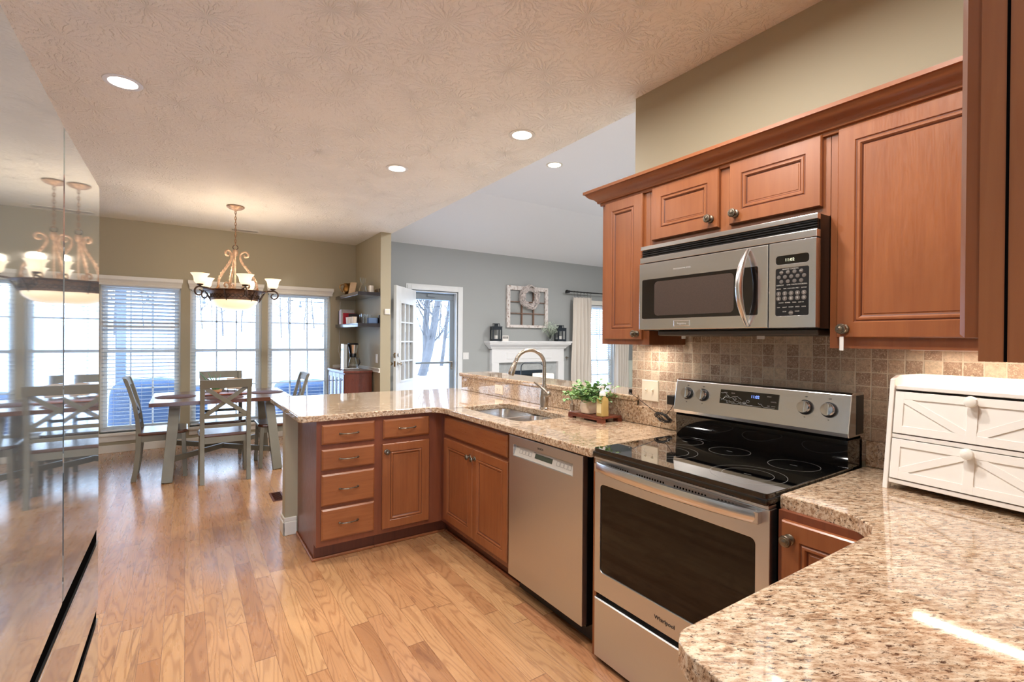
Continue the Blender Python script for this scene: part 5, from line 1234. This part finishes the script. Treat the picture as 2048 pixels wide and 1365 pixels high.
MB().box(x0+.15, x0+.42, YW-.03, YW-.002, 0, .955).box(x1-.42, x1-.15, YW-.03, YW-.002, 0, .955).box(x0+.42, x1-.42, YW-.03, YW-.002, .80, .955).obj('stone_surround', STONE, t)
MB().box(x0+.42, x1-.42, YW-.02, YW-.001, 0, .80).obj('firebox', FIREBOX, t)
MB().box(x0+.42, x1-.42, YW-.045, YW-.03, .72, .80).box(x0+.42, x0+.46, YW-.045, YW-.03, 0, .8).box(x1-.46, x1-.42, YW-.045, YW-.03, 0, .8).obj('firebox_frame', simple('blue_black_metal', (24,38,52), .4), t)
mz = 1.3452
LNB = simple('blue_black_lantern', (22,32,42), .4, var=.05)
def lantern(x, y, rz, lab):
    t = thing('lantern', lab, 'lantern', (x, y, mz), rz, 'black mantel lanterns')
    w = .078
    MB().box(-w-.01, w+.01, -w-.01, w+.01, 0, .014).obj('base', LNB, t, bevel=.003, local=True)
    m = MB()
    for sx in (-1, 1):
        for sy in (-1, 1): m.box(sx*w-.009, sx*w+.009, sy*w-.009, sy*w+.009, .014, .25)
    m.box(-w, w, -w-.004, -w+.004, .014, .04).box(-w, w, w-.004, w+.004, .014, .04).box(-w-.004, -w+.004, -w, w, .014, .04).box(w-.004, w+.004, -w, w, .014, .04)
    m.box(-w-.004, w+.004, -w-.004, w+.004, .20, .25); m.obj('frame', LNB, t, local=True)
    m = MB(); m.prism([(-w-.012, -w-.012), (w+.012, -w-.012), (w+.012, w+.012), (-w-.012, w+.012)], .25, .258)
    for sx in (-1, 1):
        for sy in (-1, 1): m.box(sx*.045-.004, sx*.045+.004, sy*.045-.004, sy*.045+.004, .258, .305)
    m.box(-.03, .03, -.03, .03, .258, .30).box(-.052, .052, -.052, .052, .303, .312); m.obj('chimney_top', LNB, t, local=True)
    m = MB()
    for s in (-1, 1): m.box(-w+.009, w-.009, s*w-.001, s*w+.001, .04, .20).box(s*w-.001, s*w+.001, -w+.009, w-.009, .04, .20)
    m.obj('pane', GLASS, t, local=True)
    MB().lathe([(.03, .014), (.03, .10), (.001, .101)], (0,0,0), (0,0,1), 18, cap=False).obj('candle', WHITEG, t, smooth=True, local=True)
    MB().tube([(.05, 0, .29), (.075, 0, .285), (.08, 0, .262)], .003, 6).obj('handle', LNB, t, local=True)
lantern(4.565, 7.30, R(-16), 'black lantern at the left end of the mantel'); lantern(6.035, 7.30, R(-14), 'black lantern at the right end of the mantel')
t = thing('mantel_sign', 'small white block sign beside the left lantern', 'sign', (4.78, 7.32, mz))
MB().box(4.70, 4.83, 7.30, 7.34, mz, mz+.10).obj('block', WHITEG, t); 
m = MB()
for i in range(5): m.box(4.71+i*.024, 4.722+i*.024, 7.298, 7.30, mz+.045, mz+.085)
m.obj('bold_marks', PRINT, t)
t = thing('glass_vase', 'clear vase of white-green dried stems on the mantel', 'vase', (5.80, 7.32, mz))
MB().lathe([(.001, .004), (.032, .004), (.034, .12), (.040, .15), (.037, .15), (.031, .12), (.029, .008), (.001, .008)], (5.80, 7.32, mz), (0,0,1), 20, cap=False).obj('vase_body', CGLASS, t, smooth=True)
random.seed(9); m = MB(); fl = MB()
for i in range(60):
    th = random.uniform(0, 2*pi); el = random.uniform(.7, 1.5); L_ = random.uniform(.22, .36); p = Vector((5.80, 7.32, mz+.04)); d = Vector((cos(th)*cos(el), .5*sin(th)*cos(el), sin(el)))
    q = p+d*L_; m.tube([p, p+d*L_*.5, q], .0012, 4)
    for k in range(6):
        c_ = q+Vector((random.uniform(-.035,.035), random.uniform(-.02,.02), random.uniform(-.07,.03))); fl.sphere(c_, random.uniform(.004,.008), 6)
m.obj('stems', simple('pale_stem', (138,150,130), .7), t); fl.obj('blossoms', simple('pale_blossom', (196,208,192), .7), t)
# old window frame with wreath
OLD = NT('chippy_old_paint'); OLD.set(rough=.8); r_ = OLD.ramp(OLD.noise(OLD.coord((12,12,5)), 2.5, 6, .7, .8), 0, [(.36, s2l((140,112,98))), (.50, s2l((216,210,206)))]); OLD.l(r_, 0, OLD.p, 'Base Color'); OLD = OLD.m
OLDW = wood('old_bare_wood', (112,84,68), (140,112,96), .8, (14,14,3), coat=0)
wx0, wx1, wz0, wz1 = 4.845, 5.79, 1.595, 2.365; wy = YW-.045
t = thing('window_frame_decor', 'old nine-pane wooden window frame hung above the mantel', 'wall decor', (5.32, wy, wz0))
MB().box(wx0, wx0+.07, wy, YW-.002, wz0, wz1).box(wx1-.07, wx1, wy, YW-.002, wz0, wz1).box(wx0+.07, wx1-.07, wy, YW-.002, wz1-.075, wz1).box(wx0+.07, wx1-.07, wy, YW-.002, wz0, wz0+.05).obj('frame', OLD, t, bevel=.003)
m = MB()
for k in (1, 2):
    X = wx0+.07+(wx1-wx0-.14)*k/3; m.box(X-.013, X+.013, wy+.008, YW-.012, wz0+.05, wz1-.075)
    Z = wz0+.05+(wz1-wz0-.125)*k/3; m.box(wx0+.07, wx1-.07, wy+.012, YW-.012, Z-.008, Z+.008)
m.obj('glazing_bars', OLDW, t)
MB().box(wx0+.06, wx1-.06, wy+.02, wy+.023, wz0+.04, wz1-.065).obj('panes', GLASS, t)
random.seed(4); m = MB(); wc = Vector((5.335, wy-.032, 2.165))
for i in range(72):
    ph = random.uniform(0, 2*pi); r0 = random.uniform(.125, .215); fr_ = random.choice([3,4,5]); am = random.uniform(.01, .035); ln = random.uniform(1.6, 3.4); pts = []
    for k in range(26):
        a = ph+ln*k/25; rr = min(.232, max(.118, r0+am*sin(fr_*a+ph*3))); pts.append(wc+Vector((rr*cos(a), .026*sin(fr_*a*1.3+ph), rr*sin(a)*1.0)))
    m.tube(pts, .0052, 5)
tag(m.obj('twig_wreath', simple('whitewashed_twig', (206,196,192), .8, var=.18, scale=30), smooth=True), 'round whitewashed twig wreath hung on the old window frame', 'wreath')
# curtain rod and curtains
t = thing('curtain_rod', 'black curtain rod with ball finial', 'curtain rod', (7.2, 7.30, 2.33))
MB().tube([(6.22, 7.30, 2.33), (8.10, 7.30, 2.33)], .0125, 12).obj('rod', BLACK, t, smooth=True)
for x in (6.20, 8.11): MB().sphere((x, 7.30, 2.33), .030, 14).obj('finial', BLACK, t, smooth=True)
for x in (6.26, 8.06): MB().box(x-.01, x+.01, 7.30, YW-.002, 2.30, 2.35).obj('bracket', BLACK, t)
def curtain(xa, xb, lab, seed):
    random.seed(seed); t = thing('curtain', lab, 'curtain', ((xa+xb)/2, 7.30, .04), group='cream linen curtains')
    m = MB(); n = 90; nz = 14; rows = []
    for j in range(nz+1):
        z = .03+(2.235-.03)*j/nz; row = []
        for i in range(n+1):
            f = i/n; flare = 1+.10*sin(pi*(1-j/nz)*.9)
            x = (xa+xb)/2 + (f-.5)*(xb-xa)*flare*(1.0 if j < nz else .96)
            y = 7.30 + .035*sin(f*2*pi*5.5+.5*sin(j*.5)) + .012*sin(f*31+j*.3)
            row.append(m.bm.verts.new((x, y, z+(-.02*abs(sin(f*pi*5)) if j == nz else 0))))
        rows.append(row)
    for a, b in zip(rows, rows[1:]):
        for i in range(n): m.bm.faces.new([a[i], a[i+1], b[i+1], b[i]])
    o = m.obj('panel', LINEN, t, smooth=True); md_ = o.modifiers.new('s', 'SOLIDIFY'); md_.thickness = .003
    for i in range(6):
        X = xa+.02+(xb-xa-.04)*i/5
        MB().tube([Vector((X, 7.30+.021*cos(a), 2.322+.021*sin(a))) for a in [2*pi*k/16 for k in range(16)]], .0022, 5, closed=True).tube([(X, 7.30, 2.30), (X, 7.30, 2.225)], .0016, 5).obj('ring_clip', BLACK, t)
curtain(6.36, 6.84, 'cream linen curtain left of the living room window', 2); curtain(7.56, 7.93, 'cream linen curtain right of the living room window', 3)
tag(MB().lathe([(.02,0),(.022,.004),(.008,.008),(.008,.03),(.018,.04),(.014,.055),(.001,.058)], (6.29, YW-.001, 1.02), (0,-1,0), 16).obj('curtain_holdback', KNOBM, smooth=True), 'small metal curtain holdback on the grey wall', 'holdback')
# lamps standing behind the ledge
t = thing('floor_lamp', 'thin dark metal floor lamp with a squared-off arch', 'lamp', (3.45, 5.1, 0))
P0 = Vector((3.50, 5.0, 0)); q = rgt
MB().lathe([(.13, 0), (.13, .015), (.02, .022)], P0, (0,0,1), 28).obj('base', IRON, t, smooth=True)
zt_ = 1.085; pts = [P0+ZV*.02, P0+ZV*(zt_-.06)] + [P0+q*.06*(1-cos(a))+ZV*(zt_-.06+.06*sin(a)) for a in [R(15*i) for i in range(1, 7)]] + [P0+q*.22+ZV*zt_] + [P0+q*(.22+.06*sin(a))+ZV*(zt_-.06*(1-cos(a))) for a in [R(15*i) for i in range(1, 7)]] + [P0+q*.28+ZV*.98]
MB().tube(pts, .0075, 10).obj('pole', simple('gunmetal', (84,90,96), .35, .8), t, smooth=True)
LP = Vector((4.12, 5.35, 0))
t = thing('table_lamp', 'table lamp with a glowing cream drum shade beyond the bar ledge', 'lamp', LP)
MB().lathe([(.14, .66), (.14, .68), (.05, .69), (.06, .74), (.02, .78), (.012, .80)], LP, (0,0,1), 24).obj('base', BRASS, t, smooth=True)
MB().lathe([(.150, .735), (.147, .905), (.145, .905), (.148, .735)], LP, (0,0,1), 40, cap=False).obj('shade', LAMPSH, t, smooth=True)
MB().lathe([(.004, .80), (.004, .915), (.010, .92), (.013, .935), (.006, .95), (.001, .952)], LP, (0,0,1), 14).obj('finial', BRASS, t, smooth=True)
MB().tube([LP+Vector((-.145,0,.9)), LP+Vector((.145,0,.9))], .002, 5).tube([LP+Vector((0,-.145,.9)), LP+Vector((0,.145,.9))], .002, 5).obj('spider', BRASS, t)
t = thing('end_table', 'dark end table carrying the lamp', 'table', (LP.x, LP.y, 0))
MB().box(LP.x-.25, LP.x+.25, LP.y-.25, LP.y+.25, .62, .66).obj('top', CHERRY, t)
for sx in (-1, 1):
    for sy in (-1, 1): MB().box(LP.x+sx*.22-.02, LP.x+sx*.22+.02, LP.y+sy*.22-.02, LP.y+sy*.22+.02, 0, .62).obj('leg', CHERRY, t)

# ================================================================== OUTSIDE
GRD = simple('pale_winter_ground', (228,232,234), .9, var=.05, scale=.6)
m = MB(); prof = [(YW+.16, -.25), (9, -.25), (13, -.15), (18, .35), (26, 1.05), (38, 1.85), (60, 3.2), (120, 7)]
A = [[m.bm.verts.new((x, y, z)) for y, z in prof] for x in (-70, 90)]
for k in range(len(prof)-1): m.bm.faces.new([A[0][k], A[1][k], A[1][k+1], A[0][k+1]])
m.box(-70, 90, -60, YW+.16, -.6, -.13)
struct(m.obj('ground', GRD), 'bright pale winter lawn rising behind the house')
tag(MB().box(-3, 7, YW+.16, 11.2, -.25, -.06).obj('patio_slab', simple('concrete', (214,214,212), .8)), 'pale concrete patio outside the windows', 'patio')
BARK = simple('grey_bark', (96,92,90), .9, var=.2, scale=3)
def tree(x, y, z, h, r, seed, lean=(0,0), lab='', grp='bare trees beyond the lawn'):
    random.seed(seed); t = thing('bare_tree', lab, 'tree', (x, y, z-.15), group=grp)
    b = Vector((x, y, z-.15)); top = b+Vector((lean[0], lean[1], h)); m = MB(); N_ = 8
    pth = [b.lerp(top, i/N_)+Vector((random.uniform(-.05,.05)*h*.15, 0, 0)) for i in range(N_+1)]; m.tube(pth, [r*(1-.8*i/N_) for i in range(N_+1)], 8); m.obj('trunk', BARK, t, smooth=True)
    m = MB()
    bf = 2.2 if y > 25 else 1.0
    for k in range(26):
        f = random.uniform(.15, .97); p = b.lerp(top, f); a = random.uniform(0, 2*pi); L_ = h*random.uniform(.08, .2)*(1.15-f*.6); d = Vector((cos(a), sin(a), random.uniform(.3, 1.2))).normalized(); pp = [p]; 
        for s in range(4):
            d = (d+Vector((random.uniform(-.3,.3), random.uniform(-.3,.3), random.uniform(-.05,.3)))).normalized(); pp.append(pp[-1]+d*L_/4)
        m.tube(pp, [r*.28*bf*(1-f*.5), r*.2*bf, r*.13*bf, r*.09*bf, r*.05*bf], 4)
        for s in (2, 3, 4):
            for _ in range(2):
                d2 = (d+Vector((random.uniform(-.9,.9), random.uniform(-.9,.9), random.uniform(-.2,.8)))).normalized(); m.tube([pp[s], pp[s]+d2*L_*.25, pp[s]+d2*L_*.42+ZV*.03*L_], [r*.09*bf, r*.07*bf, r*.04*bf], 3)
    m.obj('branches', BARK, t)
tree(6.75, 15.6, .1, 7.5, .17, 1, (1.9, .5), 'leaning grey tree trunk seen through the storm door, nearest the door hinge')
tree(7.15, 16.4, .2, 7, .15, 2, (.5, 0), 'upright grey tree behind the leaning trunk outside the door')
tree(8.4, 17.5, .3, 6, .08, 3, (.7, 0), 'thin tree at the right of the storm door view')
random.seed(31)
k = 0
for i in range(78):
    x = -13+i*.62+random.uniform(-.2,.2); y = 31+(i % 4)*4+random.uniform(-1,1); z = 1.05+(y-26)*.8/12; k += 1
    random.seed(100+i)
    tree(x*(y/30), y, z, random.uniform(4.5, 8), random.uniform(.028, .06), 200+i, (random.uniform(-.6,.6), 0), 'bare winter tree in the wood line beyond the lawn', 'wood line trees')
# porch
PG = simple('porch_grey_blue', (92,104,122), .6)
t = thing('patio_post', 'pale blue-grey porch post outside the left window', 'post', (-.865, 10, -.06))
MB().box(-.93, -.80, 9.93, 10.07, -.06, 2.25).obj('shaft', PG, t); MB().box(-.95, -.78, 9.91, 10.09, -.06, .06).obj('plinth', PG, t)
tag(MB().box(-3.5, 7, 9.93, 10.07, 2.24, 2.44).obj('porch_beam', PG), 'grey porch beam across the top of the door view', 'beam')
t = thing('string_lights', 'string of outdoor bulbs hung under the porch beam', 'string lights', (2, 9.6, 2.2))
pts = [Vector((-3+.25*i, 9.6, 2.14-.10*abs(sin(i*pi/8)))) for i in range(41)]
m = MB(); m.tube(pts, .006, 5); m.obj('wire', BLACK, t)
for i in range(1, 40, 3): MB().cyl(pts[i], pts[i]-ZV*.06, .014, 8).sphere(pts[i]-ZV*.09, .03, 8).obj('bulb', simple('smoked_bulb', (120,124,128), .2) if 'smoked_bulb' not in bpy.data.materials else bpy.data.materials['smoked_bulb'], t)
COV = simple('blue_grey_cover', (54,76,106), .7, var=.12, scale=4)
def cover(x0, x1, y0, y1, h, lab, lump=.1):
    m = MB(); n = 24; rows = []
    for j, (s, z) in enumerate(((1.02, 0), (1.0, .5), (.98, .8), (.93, .93), (.8, 1.0), (.4, 1.04), (.05, 1.05))):
        rows.append([m.bm.verts.new(((x0+x1)/2+(x-0)*s*(x1-x0)/2, (y0+y1)/2+y*s*(y1-y0)/2, -.06+z*h+lump*.2*sin(3*x+j))) for x, y in rrect(-1, 1, -1, 1, .35, 5)])
    for a, b in zip(rows, rows[1:]):
        for k in range(len(a)): m.bm.faces.new([a[k], a[(k+1) % len(a)], b[(k+1) % len(b)], b[k]])
    m.bm.faces.new(rows[-1]); tag(m.obj('covered_furniture', COV, smooth=True), lab, 'covered furniture', 'covered patio furniture')
cover(-.93, -.02, 8.9, 9.9, .74, 'blue-grey covered patio seat outside the left window'); cover(.0, .30, 9.2, 9.9, .60, 'blue-grey covered chair at the left side of the middle window', .05)
cover(1.35, 2.4, 9.3, 10.2, .60, 'blue-grey covered seat outside the right window')
# every mesh gets its shade-smooth and material already; drop nothing
